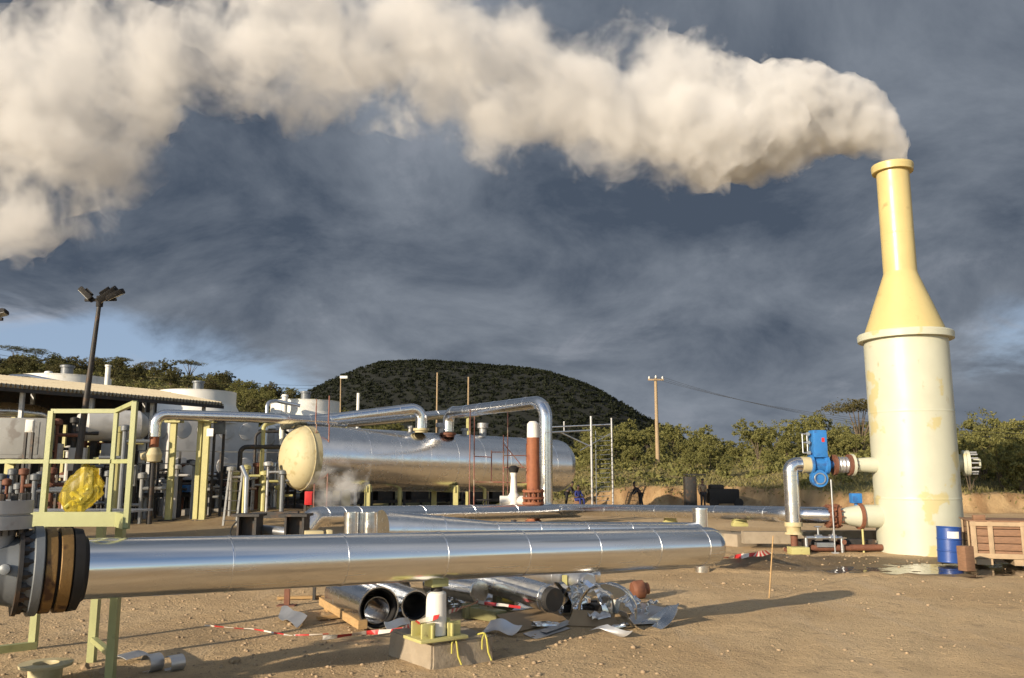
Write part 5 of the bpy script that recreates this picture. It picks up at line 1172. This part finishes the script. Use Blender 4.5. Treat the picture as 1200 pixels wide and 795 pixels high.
for k in range(6): f=k/6; a_ = H(P(263,585,35.8),0).lerp(P(266,548,35.8)+V((0,.4,0)), f+.1); mb.box(a_+V((.27,0,0)), (.5,.16,.03))
mb.build('tread', 'dsteel', ly)
ly2 = thing('bent_vent', 'pale grey vent pipe with slanted top next to the access stair', 'vent pipe', H(P(288,585,36),0)); mb = MB(); mb.sweep([H(P(289,585,36),0), H(P(289,560,36),P(289,560,36).z), P(283,546,36)], .1, 12, fillet=.2); mb.build('pipe', 'silver', ly2)
# dark steel pipe racks standing at the foot of the towers
def rack(px_, Y_, label, L_=4.6, rz=.75):
    c_ = H(P(px_,560,Y_),0); m3 = rot_z(rz); q = lambda x, y, z: c_+m3@V((x,y,z)); t = thing('pipe_rack', label, 'pipe rack', c_, 'dark steel pipe racks below the towers')
    for x_ in (-L_/2, 0, L_/2):
        for y_ in (-.6,.6): mb = MB(); mb.bar(q(x_,y_,0), q(x_,y_,2.3), .16); mb.build('upright', 'dsteel', t)
    mb = MB()
    for z_ in (.35,1.2,2.1):
        for y_ in (-.6,.6): mb.bar(q(-L_/2,y_,z_), q(L_/2,y_,z_), .16, .2)
    mb.build('beam', 'dsteel', t)
    mb = MB(); mb.bbox(q(-.9,0,.85), (1.5,1.0,.9), m3, .05); mb.bbox(q(1.2,0,.75), (1.2,.9,.7), m3, .05); mb.bbox(q(.3,.1,1.65), (1.8,.8,.6), m3, .05); mb.build('machinery', 'dsteel', t)
    mb = MB()
    for k in range(5): mb.tube(q(-L_/2-.2, -.5+.25*k, 1.36+.1*(k%2)), q(L_/2+.2, -.5+.25*k, 1.36+.1*(k%2)), .07+.03*(k%2), None, 10)
    mb.build('pipe_run', 'steel', t); return t
rk = rack(40, 42.5, 'dark pipe rack low under the shed behind the platform corner post')
for px_, Y_, lab in ((95,44.5,'dark pipe rack behind the yellow plastic bag'),(145,46.5,'dark pipe rack left of the rusty spool'),(198,49,'dark pipe rack behind the single yellow post'),(248,51,'dark pipe rack behind the twin yellow post'),(300,53.5,'dark pipe rack under the black elbowed pipe'),(345,56,'dark pipe rack beside the vessel head'),(-15,40.5,'dark pipe rack at the extreme left picture edge')): copy_thing(rk, H(P(px_,560,Y_+1.5),0), 0, lab)
for px_, Y_, lab in ((430,56,'dark pipe rack under the left half of the vessel'),(500,59,'dark pipe rack seen beneath the middle of the vessel'),(565,60,'dark pipe rack beneath the right part of the vessel')): copy_thing(rk, H(P(px_,560,Y_),0), .0, lab)
# black process pipes and small white risers in front of tower casing
for pts_, r_, m_, lab in (([P(282,570,40),P(282,524,40),P(336,524,41)],.11,'dsteel','black elbowed pipe in front of the tower casing, lower'),([P(300,506,41),P(340,506,41.5)],.07,'dsteel','thin black pipe high in front of the tower casing'),([P(303,580,40.5),P(309,498,40.5),P(322,495,41)],.1,'yellow','thin yellow elbowed pipe rising in front of the tower casing'),([P(330,560,41),P(331,498,41),P(345,496,41)],.14,'white','white elbowed pipe beside the vessel head')):
    pts_ = [V(q) for q in pts_]; 
    if len(pts_) == 3: pts_[0].x = pts_[1].x; pts_ = [H(pts_[0],0)]+pts_[1:]
    else: pts_ = [H(pts_[0],0), pts_[0], pts_[1], H(pts_[1],0)]
    mb = MB(); mb.sweep(pts_, r_, 12, fillet=.3); o = mb.build('process_pipe', m_); tag(o, lab, 'pipe', 'small process pipes before the cooling towers')
rr_ = random.Random(21)
for k in range(40):
    px_ = 164+k*4.3; Y_ = rr_.uniform(38.5,44); a_ = P(px_, rr_.uniform(540,575), Y_); mb = MB(); mb.tube(H(a_,0), a_, rr_.uniform(.05,.13), None, 10); mb.lathe([(-.15,.08),(-.1,.22),(.05,.22),(.1,.08)], a_, (0,0,1), 12); mb.tube(a_+V((0,0,-.4)), a_+V((.6,.2,-.4)), .06)
    o = mb.build('standpipe_valve', rr_.choice(['steel','lgrey','yellow','dsteel','rustdark','silver','mgrey','dsteel','gpaint'])); tag(o, 'small valve standpipe among the pipework in front of the cooling towers', 'valve', 'small valve standpipes before the cooling towers')
for k in range(26):
    px_ = 2+k*6.6; Y_ = rr_.uniform(35.5,42) if k > 9 else rr_.uniform(34,35); a_ = P(px_, rr_.uniform(488,560) if k > 9 else rr_.uniform(540,570), Y_); mb = MB(); mb.tube(H(a_,0), a_, rr_.uniform(.06,.14), None, 10); mb.lathe([(-.2,.08),(-.15,.19),(.05,.19),(.1,.08)], a_, (0,0,1), 12); mb.tube(a_+V((0,0,-.6)), a_+V((.9,.4,-.6)), .08); mb.tube(a_+V((0,0,-1.3)), a_+V((-.9,-.3,-1.3)), .07)
    o = mb.build('standpipe_valve', rr_.choice(['steel','lgrey','yellow','dsteel','mgrey','mgrey','gpaint','rustdark'] if k > 9 else ['dsteel','rustdark','gpaint'])); tag(o, 'pipework standpipe with valve in the shade of the shed', 'valve', 'pipework standpipes inside the shed')
mb = MB(); g_ = P(275,596,41.5); mb.bbox(H(g_,g_.z-.2), (4.6,2.2,.5), rot_z(.25), .05); o = mb.build('concrete_slab', 'concreteg'); tag(o, 'low brown concrete slab in front of the walkway', 'concrete slab')
# dark saddle frames behind the foreground pipe
for k, (px_, Y_) in enumerate(((292,21.5),(347,21.2))):
    a_ = P(px_, 605, Y_); t = thing('saddle_frame', 'black steel I-section trestle behind the foreground pipe, '+('left one with a loose cable' if k == 0 else 'right one beside the clad line'), 'trestle', H(a_,0), 'black steel trestles behind the foreground pipe')
    mb = MB(); mb.box(H(a_,a_.z/2)+V((-.18,0,0)), (.05,.6,a_.z)); mb.box(H(a_,a_.z/2)+V((.25,0,0)), (.05,.6,a_.z)); mb.box(H(a_,a_.z/2)+V((.03,0,0)), (.4,.05,a_.z-.01)); mb.build('post', 'dsteel', t)
    mb = MB(); mb.box(H(a_,a_.z+.03), (.7,.7,.06)); mb.build('cap_plate', 'dsteel', t)
mb = MB(); mb.bar(P(296,604,22.5), P(350,603,22.5), .2, .16); o = mb.build('cross_beam', 'dsteel'); tag(o, 'black cross beam bridging the two trestles', 'beam')
t = thing('loose_pipe', 'short grey pipe lying between the two black trestles', 'pipe', H(P(318,620,22),0)); mb = MB(); mb.tube(P(296,620,22), P(343,625,21.4), .13, .13, 18); mb.build('tube', 'silver', t)
mb = MB(); mb.sweep([P(287,606,21.4), P(274,614,21.3), P(269,624,21.2), P(272,630,21)], .02, 8, fillet=.3); o = mb.build('loose_cable', 'rope'); tag(o, 'black cable dangling from the left trestle', 'cable')
for px_, yy, lab in ((368,628,'small pale block behind the pipe beside the right trestle'),(386,627,'pale timber block standing left of the upright sheet rolls')):
    p_ = P(px_, yy-6, 19); mb = MB(); mb.bbox(H(p_, p_.z/2), (.4 if px_ == 368 else .12,.3,p_.z), rot_z(.3), .02); o = mb.build('small_block', 'headpaint'); tag(o, lab, 'block')

# ================================================================== lamp masts
def mast(base, top, label, heads):
    t = thing('floodlight_mast', label, 'light mast', base); mb = MB(); mb.tube(base-V((0,0,.1)), top, .13, .06, 14); mb.build('mast', 'dsteel', t)
    mb = MB(); mb.bar(top+V((-.45,0,.0)), top+V((.5,0,.02)), .08); mb.tube(top+V((0,0,-.2)), top+V((0,0,.12)), .1); mb.build('cross_arm', 'black', t)
    for dx, rz, rx, s_ in heads:
        rmm = Matrix.Rotation(rz, 3, 'Y')@Matrix.Rotation(rx, 3, 'X'); c_ = top+V((dx,0,.18))
        mb = MB(); mb.bbox(c_, (.62*s_,.4*s_,.20*s_), rmm, .04); mb.box(c_+rmm@V((0,0,.13*s_)), (.3*s_,.2*s_,.1*s_), rmm); mb.bar(c_, top+V((dx*.5,0,0)), .05); h_ = mb.build('floodlight', 'black', t)
        mb = MB(); mb.box(c_+rmm@V((0,-.003,-.103*s_)), (.54*s_,.33*s_,.012), rmm); mb.build('lens', 'lampglass', h_)
mast(H(P(84,560,25),0), P(117,352,25), 'leaning black light mast topped by three floodlights above the shed', ((-.42,.75,-.2,.8),(.22,-.6,.5,1.0),(.45,-.45,.3,.85)))
mast(H(P(-70,560,22),0), P(-19,375,22), 'floodlight mast at the left picture edge, only one lamp tip showing', ((.42,-.25,-.3,.6),))
p_ = P(403, 443, 80); t = thing('street_lamp', 'tiny distant lamp post with white head at the foot of the hill', 'lamp post', V((p_.x,80,terr(p_.x,80)))); mb = MB(); mb.tube(V((p_.x-.1,80,terr(p_.x,80))), V((p_.x-.3,80,p_.z)), .09, .05, 8); mb.build('post', 'polew', t); mb = MB(); mb.bbox(p_+V((0,0,.05)), (.75,.3,.28), bev=.08); mb.build('lamp_head', 'white', t)
# power pole and lines
pb_ = P(771, 546, 75); ptp = P(769.5, 443.5, 75); ptp.x = pb_.x
pp = thing('power_pole', 'tall wooden power pole with crossarm on the grassy rise', 'power pole', H(pb_, terr(pb_.x,75)))
mb = MB(); mb.tube(H(pb_, terr(pb_.x,75)-.2), ptp, .19, .13, 14); mb.build('pole', 'polew', pp)
mb = MB(); mb.bar(ptp+V((-.7,-.15,-.15)), ptp+V((.7,-.15,-.15)), .14); mb.build('crossarm', 'polew', pp)
for dx in (-.6,0,.6): mb = MB(); mb.lathe([(0,.05),(.1,.09),(.2,.05),(.25,.02)], ptp+V((dx,-.15,-.08 if dx else .0)), (0,0,1), 12); mb.build('insulator', 'white', pp)
def wire(a_, b_, sag, label, g_, r_=.012):
    pts = []; 
    for k in range(25): f = k/24; p = V(a_).lerp(V(b_), f); p.z -= sag*4*f*(1-f); pts.append(p)
    mb = MB(); mb.sweep(pts, r_, 6); tag(mb.build('overhead_wire', 'rope'), label, 'wire', g_)
for i, dx in enumerate((-.6,0,.6)):
    wire(ptp+V((dx,-.15,.1)), P(1400,500+i*9,45), 1.6, 'thin overhead wire sagging right from the power pole across the sky', 'wires right of the power pole')
for i in range(2):
    wire(P(-90,392+i*7,60), P(470,446+i*3,130), 2.0, 'faint overhead wire crossing the sky above the shed', 'wires above the shed', .016)

# ================================================================== crate, drum, board
cg = G(1140, 662); cw, cdp, ch_ = 2.7, 1.5, .86; crz = rot_z(-.34); co_ = cg+crz@V((cw/2+.02, cdp/2, 0))
cr8 = thing('wooden_crate', 'big brown wooden crate on a pallet base right of the blue drum', 'crate', co_)
q = lambda x, y, z: H(co_,0)+crz@V((x,y,z))
mb = MB()
for k in range(5): mb.bbox(q(0,0,.17+ch_/5*(k+.5)), (cw-.04,cdp-.04,ch_/5-.015), crz, .008)
mb.build('side_board', 'cratew', cr8)
mb = MB()
for x_ in (-cw/2+.05,-cw/2+.42,-cw/2+1.12,.5,cw/2-.05): mb.bbox(q(x_,-cdp/2-.012,.17+ch_/2), (.11 if x_ > -cw/2+.1 else .12,.035,ch_+.02), crz, .006)
for x_ in (-.4,.4): mb.bbox(q(-cw/2-.012,x_,.17+ch_/2), (.035,.11,ch_), crz, .006)
mb.bbox(q(0,-cdp/2-.02,.22), (cw+.06,.04,.12), crz, .006); mb.bbox(q(0,-cdp/2-.02,.17+ch_-.05), (cw+.04,.04,.10), crz, .006); mb.build('batten', 'crateb', cr8)
mb = MB(); mb.bbox(q(0,0,.17+ch_+.02), (cw+.05,cdp+.05,.035), crz, .006); mb.build('lid', 'cratew', cr8)
mb = MB()
for x_ in (-cw/2+.25,-.3,.5,cw/2-.2): mb.box(q(x_,-.02,.08), (.35,cdp,.14), crz)
mb.build('skid', 'crateb', cr8)
mb = MB(); mb.bbox(q(-cw/2+.22,-cdp/2+.15,.17+ch_+.10), (.28,.1,.12), crz@rot_z(.2), .01); o = mb.build('timber_offcut', 'cratew'); tag(o, 'short brown timber offcut lying on top of the crate', 'timber')
dg_ = G(1121, 661)+V((0,.3,0)); dr = thing('oil_drum', 'blue steel drum leaning slightly at the foot of the yellow silencer', 'drum', dg_)
da = V((.05,.02,1)).normalized(); mb = MB(); pf_ = [(0,.285),(.015,.292),(.03,.285)]
for zz_ in (.29,.58): pf_ += [(zz_-.025,.285),(zz_-.012,.297),(zz_+.012,.297),(zz_+.025,.285)]
pf_ += [(.85,.285),(.865,.294),(.88,.288),(.88,.27),(.862,.265),(.862,.01)]
mb.lathe(pf_, dg_, da, 36, cap=False); mb.build('barrel', 'bluedrum', dr)
mb = MB(); rows = []
for i in range(2):
    row = []
    for j in range(9): a = R(-125+j*7); row.append(dg_+da*(.60+.17*i)+V((math.cos(a)*.289, math.sin(a)*.289, 0)))
    rows.append(row)
mb.sheet(rows, .004); mb.build('paper_label', 'white', dr)
bb = G(1133, 668); mb = MB(); mb.bbox(H(bb,.26), (.27,.24,.56), rot_z(.35), .01); o = mb.build('timber_block', 'cratew'); tag(o, 'upright brown timber block between the blue drum and the crate', 'timber')

# ================================================================== people and gear at the bank
def skin_fig(name, J, E, Rr, m_, parent):
    me = bpy.data.meshes.new(name); off = WORLD[parent.name]; me.from_pydata([tuple(V(j)) for j in J], E, []); ob = bpy.data.objects.new(name, me); C.objects.link(ob)
    md = ob.modifiers.new('s', 'SKIN'); 
    for i, r in enumerate(Rr): me.skin_vertices[0].data[i].radius = (r, r); me.skin_vertices[0].data[i].use_root = (i == 0)
    md2 = ob.modifiers.new('u', 'SUBSURF'); md2.levels = 1; md2.render_levels = 1
    dg = bpy.context.evaluated_depsgraph_get(); m2 = bpy.data.meshes.new_from_object(ob.evaluated_get(dg)); bpy.data.objects.remove(ob)
    m2.materials.clear(); m2.materials.append(m_); m2.polygons.foreach_set('use_smooth', [True]*len(m2.polygons)); o = bpy.data.objects.new(name, m2); C.objects.link(o); o.parent = parent; WORLD[o.name] = off; return o
def person(loc, label, pose, top_m, leg_m, rz=0):
    t = thing('person', label, 'person', loc); 
    if pose == 'sit': pel = (0,0,.48); ch = (.0,-.05,.98); kn = [(-.16,-.45,.5),(.16,-.45,.52)]; an = [(-.18,-.5,.08),(.18,-.48,.08)]; hand = [(-.2,-.38,.62),(.2,-.4,.64)]; el = [(-.3,-.12,.7),(.3,-.12,.72)]
    elif pose == 'bend': pel = (0,0,.9); ch = (.0,-.32,1.22); kn = [(-.12,-.05,.48),(.12,.0,.48)]; an = [(-.14,.02,.08),(.14,.08,.08)]; hand = [(-.18,-.6,.75),(.2,-.58,.78)]; el = [(-.24,-.45,1.0),(.24,-.42,1.0)]
    else: pel = (0,0,.95); ch = (0,0,1.4); kn = [(-.1,-.02,.5),(.11,.02,.5)]; an = [(-.12,0,.08),(.13,.04,.08)]; hand = [(-.26,-.12,.82),(.26,-.08,.82)]; el = [(-.27,0,1.1),(.27,0,1.1)]
    pel, ch = V(pel), V(ch); nk = ch+(ch-pel).normalized()*.13; hdp = nk+V((0,-.03,.16)); mid_ = pel.lerp(ch, .5)
    J = [pel, mid_, ch, nk, hdp, hdp+V((0,-.01,.1))]; E = [(0,1),(1,2),(2,3),(3,4),(4,5)]; Rr = [.13,.13,.14,.055,.10,.075]
    for i, s_ in enumerate((-1,1)):
        k = len(J); sh = ch+V((s_*.19,0,.02)); J += [sh, V(el[i]), V(hand[i])]; E += [(2,k),(k,k+1),(k+1,k+2)]; Rr += [.06,.045,.03]
        k = len(J); hp = pel+V((s_*.1,0,-.05)); J += [hp, V(kn[i]), V(an[i]), V(an[i])+V((0,-.16,-.04))]; E += [(0,k),(k,k+1),(k+1,k+2),(k+2,k+3)]; Rr += [.095,.065,.045,.04]
    skin_fig('body', J, E, Rr, M['skin'], t)
    J2 = [pel, mid_, ch]; E2 = [(0,1),(1,2)]; R2 = [.15,.15,.165]
    for i, s_ in enumerate((-1,1)): k = len(J2); J2 += [ch+V((s_*.19,0,.02)), V(el[i]), V(el[i]).lerp(V(hand[i]),.7)]; E2 += [(2,k),(k,k+1),(k+1,k+2)]; R2 += [.078,.062,.05]
    skin_fig('shirt', J2, E2, R2, M[top_m], t)
    J3 = [pel]; E3 = []; R3 = [.155]
    for i, s_ in enumerate((-1,1)): k = len(J3); J3 += [pel+V((s_*.1,0,-.05)), V(kn[i]), V(an[i])+V((0,0,.03))]; E3 += [(0,k),(k,k+1),(k+1,k+2)]; R3 += [.115,.085,.068]
    skin_fig('trousers', J3, E3, R3, M[leg_m], t)
    mb = MB(); mb.lathe([(0,.10),(.05,.11),(.1,.08),(.13,.02)], t.location+V((hdp.x,hdp.y+.01,hdp.z+.06)), (0,0,1), 16); mb.build('hair', 'black', t)
    t.rotation_euler = (0,0,rz); return t
g_ = V((P(677,590,58).x, 58, 0)); person(g_, 'person in blue work clothes crouching by the pale scaffold', 'sit', 'cloth_blue', 'cloth_blue', .6)
mb = MB(); mb.bbox(g_+V((0,.05,.17)), (.5,.4,.34), bev=.02); o = mb.build('low_box', 'cratew'); tag(o, 'low brown box the person in blue sits on', 'box')
g_ = V((P(664,590,59).x, 59, 0)); person(g_, 'dark-clothed person bending next to the worker in blue', 'bend', 'cloth_dark', 'cloth_dark', 1.2)
g_ = V((P(751,588,56).x, 56, 0)); person(g_, 'dark-clothed person bending low in front of the earth bank', 'bend', 'cloth_dark', 'cloth_dark', -1.4)
g_ = V((P(824,590,55.5).x, 55.5, 0)); person(g_, 'person standing at the dark machine before the earth bank', 'stand', 'cloth_tan', 'cloth_dark', .2)
p_ = P(848,575,56.2); gn = thing('portable_generator', 'boxy generator trailer with raised flap before the earth bank, shade put into its black housing', 'generator', H(p_,0))
mb = MB(); mb.bbox(H(p_,.72)+V((-.1,0,0)), (2.0,1.2,.95), bev=.12); mb.bbox(H(p_,1.28)+V((-.5,0,0)), (.9,1.0,.4), bev=.15); mb.build('housing', 'black', gn); mb = MB(); mb.bbox(H(p_,1.0)+V((-2.2,.1,.0)), (.75,.8,2.0), bev=.05); mb.build('radiator_box', 'dsteel', gn); mb = MB(); mb.box(H(p_,2.12)+V((-1.9,0,0)), (1.3,1.0,.08)); mb.build('canopy_flap', 'dsteel', gn)  # black housing colour stands for shadow on the machine
for dx in (-.8,.8): mb = MB(); mb.lathe([(-.1,.3),(.1,.3)], H(p_,.3)+V((dx,-.6,0)), (0,1,0), 24); mb.build('wheel', 'black', gn)
# ------------------------------------------------------------------ steam plume
PY0 = SY
spine = [(1043,188,.72),(1032,165,.95),(1010,140,1.25),(975,132,1.55),(930,138,1.95),(880,147,2.15),(820,145,2.6),(760,135,2.75),(700,120,2.75),(640,98,2.8),(570,70,3.2),(500,65,3.1),(430,45,3.1),(350,35,3.2),(270,45,3.1),(190,70,3.5),(110,100,3.7),(40,140,3.2),(-40,130,3.4),(-130,90,3.6)]
rs = random.Random(77)
pts = []
for i in range(len(spine)-1):
    a, b_ = spine[i], spine[i+1]
    for k in range(6):
        f = k/6; x = a[0]+(b_[0]-a[0])*f; y = a[1]+(b_[1]-a[1])*f; r = a[2]+(b_[2]-a[2])*f
        pts.append((P(x, y, PY0-2.0*max(0, (1043-x)/1100)), r, x))
balls = []
HOLES = () and ((567,100,16,6),(655,132,10,4),(272,126,6,26),(140,160,8,6))
def pix(q):
    t = q.y*CP+(q.z-CAMH)*SP; return 600+F*q.x/t, 397.5-F*((q.z-CAMH)*CP-q.y*SP)/t
def holed(q, r):
    x, y = pix(q); e = r*40*.5
    return any(((x-a)/(u+e*.75))**2+((y-c)/(v+e*.75))**2 < 1 for a, c, u, v in HOLES)
S0 = P(1043, 192, PY0)
for k in range(6): balls.append((S0+V((rs.uniform(-.15,.15), rs.uniform(-.2,.2), .1+.08*k)), .36+.05*k))
for c_, r, x in pts:
    nb = 3 if x > 640 else 4
    for _ in range(nb):
        d = V((rs.gauss(0,1), rs.gauss(0,1), rs.gauss(0,1))).normalized(); q = rs.uniform(.3,.52) if x > 640 else rs.uniform(.24,.46)
        p = c_+V((d.x*.6, d.y*.75, d.z))*r*(1-q)*rs.random()**.4; br = r*q
        # torn holes in the older steam
        if x < 640 and noise.noise((p.x*.28, p.y*.1, p.z*.28)) > .26: continue
        if holed(p, br): continue
        balls.append((p, br))
        for _ in range(7 if x > 640 else 6):
            d2 = V((rs.gauss(0,1), rs.gauss(0,1), rs.gauss(0,1))).normalized()
            q2 = rs.uniform(.25,.5); p2 = p+d2*br*.92; balls.append((p2, br*q2))
            if rs.random() < .75:
                for _ in range(3):
                    d3 = (d2*1.2+V((rs.gauss(0,1), rs.gauss(0,1), rs.gauss(0,1)))).normalized()
                    balls.append((p2+d3*br*q2*.9, br*q2*rs.uniform(.3,.5)))
for x, y, r in ((95,215,.9),(60,245,.9),(30,262,.8),(20,225,1.0),(95,255,.8),(45,275,.8),(70,265,.8),(110,235,.9),(25,245,1.0),(-20,230,1.2),(140,190,1.0),(800,60,.7),(760,40,.8),(835,55,.6),(710,45,.8),(655,45,.8),(770,24,.4),(845,48,.35),(905,66,.4),(600,180,.9),(540,180,.9),(800,228,.7)):
    c_ = P(x, y, PY0-2.0*(1043-x)/1100)
    for _ in range(8): d = V((rs.gauss(0,1), rs.gauss(0,.6), rs.gauss(0,1)))*.5; balls.append((c_+d*r, r*rs.uniform(.4,.7)))
balls = [(c_, r*1.16) for c_, r in balls]
bm = bmesh.new(); bmesh.ops.create_icosphere(bm, subdivisions=2, radius=1); sv = np.array([v.co[:] for v in bm.verts]); bm.verts.index_update()
sf = np.array([[v.index for v in f.verts] for f in bm.faces]); bm.free()
VV = np.concatenate([sv*r+np.array(c_)[None] for c_, r in balls]); FF = np.concatenate([sf+i*len(sv) for i in range(len(balls))])
me = bpy.data.meshes.new('steam_raw'); me.from_pydata(VV.tolist(), [], FF.tolist())
ob = bpy.data.objects.new('steam_raw', me); C.objects.link(ob)
md = ob.modifiers.new('r', 'REMESH'); md.mode = 'VOXEL'; md.voxel_size = .10; md.use_smooth_shade = True
dg = bpy.context.evaluated_depsgraph_get(); ev = ob.evaluated_get(dg); m2 = bpy.data.meshes.new_from_object(ev); C.objects.unlink(ob); bpy.data.objects.remove(ob)
nv = len(m2.vertices); arr = np.empty(nv*3); m2.vertices.foreach_get('co', arr); arr = arr.reshape(-1,3)
nr = np.empty(nv*3); m2.vertex_normals.foreach_get('vector', nr); nr = nr.reshape(-1,3)
dsp = np.array([.16*noise.noise(V(q))+0*q[0] if 0 else .17*noise.noise(V(q)*1.4)+.10*noise.noise(V(q)*3.3)+.08*noise.noise(V(q)*7) for q in arr]); m2.vertices.foreach_set('co', (arr+nr*dsp[:,None]*1.2).reshape(-1))
ob = bpy.data.objects.new('steam_raw', m2); C.objects.link(ob); md = ob.modifiers.new('r', 'REMESH'); md.mode = 'VOXEL'; md.voxel_size = .085; md.use_smooth_shade = True
dg = bpy.context.evaluated_depsgraph_get(); m3_ = bpy.data.meshes.new_from_object(ob.evaluated_get(dg)); bpy.data.objects.remove(ob); m2 = m3_
par = list(range(len(m2.vertices)))
def fnd(i):
    while par[i] != i: par[i] = par[par[i]]; i = par[i]
    return i
ed = np.empty(len(m2.edges)*2, dtype=np.int32); m2.edges.foreach_get('vertices', ed)
for i, j in ed.reshape(-1,2).tolist():
    i, j = fnd(i), fnd(j)
    if i != j: par[i] = j
root_ = np.array([fnd(i) for i in range(len(par))]); cnt = np.bincount(root_, minlength=len(par))
bm = bmesh.new(); bm.from_mesh(m2); bm.verts.ensure_lookup_table(); small = np.nonzero(root_ != cnt.argmax())[0]
bmesh.ops.delete(bm, geom=[bm.verts[int(i)] for i in small], context='VERTS'); bm.to_mesh(m2); bm.free()
nv = len(m2.vertices); arr = np.empty(nv*3); m2.vertices.foreach_get('co', arr); arr = arr.reshape(-1,3)
nr = np.empty(nv*3); m2.vertex_normals.foreach_get('vector', nr); nr = nr.reshape(-1,3)
keep = arr[:,2] > S0.z-.35
m2.vertices.foreach_set('co', arr.reshape(-1)); m2.update(); m2.name = 'steam_plume'
print('plume verts', nv, 'balls', len(balls))
vm = bpy.data.materials.new('steam'); n, l = nt(vm)
n.remove(n['Principled BSDF'])
vol = n.new('ShaderNodeVolumePrincipled'); vol.inputs['Color'].default_value = (.89,.89,.89,1); vol.inputs['Anisotropy'].default_value = .0
l.new(vol.outputs[0], n['Material Output'].inputs['Volume'])
geo = n.new('ShaderNodeTexCoord'); pos = geo.outputs['Object']
sp = n.new('ShaderNodeSeparateXYZ'); l.new(pos, sp.inputs[0])
def curve_of(vals, lo, hi):
    q = n.new('ShaderNodeFloatCurve'); cu_ = q.mapping.curves[0]
    while len(cu_.points) > 2: cu_.points.remove(cu_.points[1])
    for i, (t_, v_) in enumerate(vals):
        v_ = (v_-lo)/(hi-lo)
        if i == 0: cu_.points[0].location = (t_, v_)
        elif i == len(vals)-1: cu_.points[-1].location = (t_, v_)
        else: cu_.points.new(t_, v_)
    q.mapping.use_clip = False; q.mapping.update(); l.new(tt, q.inputs['Value'])
    return mth('ADD', mth('MULTIPLY', q.outputs[0], hi-lo), lo)
core = ((1060,178,.5),(1045,165,.85),(1020,143,1.2),(985,133,1.5),(940,139,1.85),(880,148,2.2),(820,143,2.6),(760,132,2.6),(700,120,2.5),(640,104,2.5),(570,88,2.75),(500,62,3.1),(430,45,3.2),(350,35,3.2),(270,40,3.1),(190,62,3.5),(110,108,4.5),(40,140,4.9),(-40,140,4.6),(-130,90,3.8))
sp3 = [(P(x, y, PY0-2.0*max(0, (1043-x)/1100)), r) for x, y, r in core][::-1]
xa_, xb_ = sp3[0][0].x, sp3[-1][0].x
tt = mth('DIVIDE', mth('SUBTRACT', sp.outputs[0], xa_), xb_-xa_, clamp=True)
ns_ = [((q.x-xa_)/(xb_-xa_), q.z, r) for q, r in sp3]
zc_ = curve_of([(t_, z_) for t_, z_, r in ns_], 10, 22); rc_ = curve_of([(t_, r) for t_, z_, r in ns_], 0, 5)
dz_ = mth('SUBTRACT', sp.outputs[2], zc_); ycen = mth('ADD', mth('MULTIPLY', tt, 2.0+2.0*130/1100), PY0-2.0-2.0*130/1100)
dy_ = mth('MULTIPLY', mth('SUBTRACT', sp.outputs[1], ycen), 1.05)
e_ = mth('SUBTRACT', 1.0, mth('DIVIDE', mth('SQRT', mth('ADD', mth('MULTIPLY', dz_, dz_), mth('MULTIPLY', dy_, dy_))), mth('MULTIPLY', rc_, 1.0)))
fresh = rng(sp.outputs[0], -3.0, 9.0, 0, 1)       # 0 old torn steam, 1 fresh steam at the stack
def nz(s_, d_, r_, w_=0.0):
    q = n.new('ShaderNodeTexNoise'); q.inputs['Scale'].default_value = s_; q.inputs['Detail'].default_value = d_; q.inputs['Roughness'].default_value = r_; q.inputs['Distortion'].default_value = w_
    l.new(pos, q.inputs['Vector']); return mth('SUBTRACT', q.outputs['Fac'], .5)
big = nz(.5, 9, .64, .35)
k_ = mth('SUBTRACT', 5.0, mth('MULTIPLY', fresh, 3.3))
f_ = mth('ADD', mth('ADD', e_, mth('MULTIPLY', big, k_)), mth('MULTIPLY', nz(2.1, 5, .6, .3), mth('MULTIPLY', fresh, .9)))
hi_ = mth('SUBTRACT', .95, mth('MULTIPLY', fresh, .55))
q = n.new('ShaderNodeMapRange'); q.interpolation_type = 'SMOOTHSTEP'; l.new(f_, q.inputs['Value']); l.new(mth('SUBTRACT', .20, mth('MULTIPLY', fresh, .22)), q.inputs['From Min']); l.new(hi_, q.inputs['From Max'])
amp = mth('ADD', mth('MULTIPLY', mth('MULTIPLY', fresh, fresh), 1.9), 1.1)
l.new(mth('MULTIPLY', q.outputs[0], amp), vol.inputs['Density'])
m2.materials.clear(); m2.materials.append(vm)
so_ = bpy.data.objects.new('steam_plume', m2); C.objects.link(so_)
tag(so_, 'billowing white steam plume blowing left from the yellow silencer', 'steam', kind='stuff')
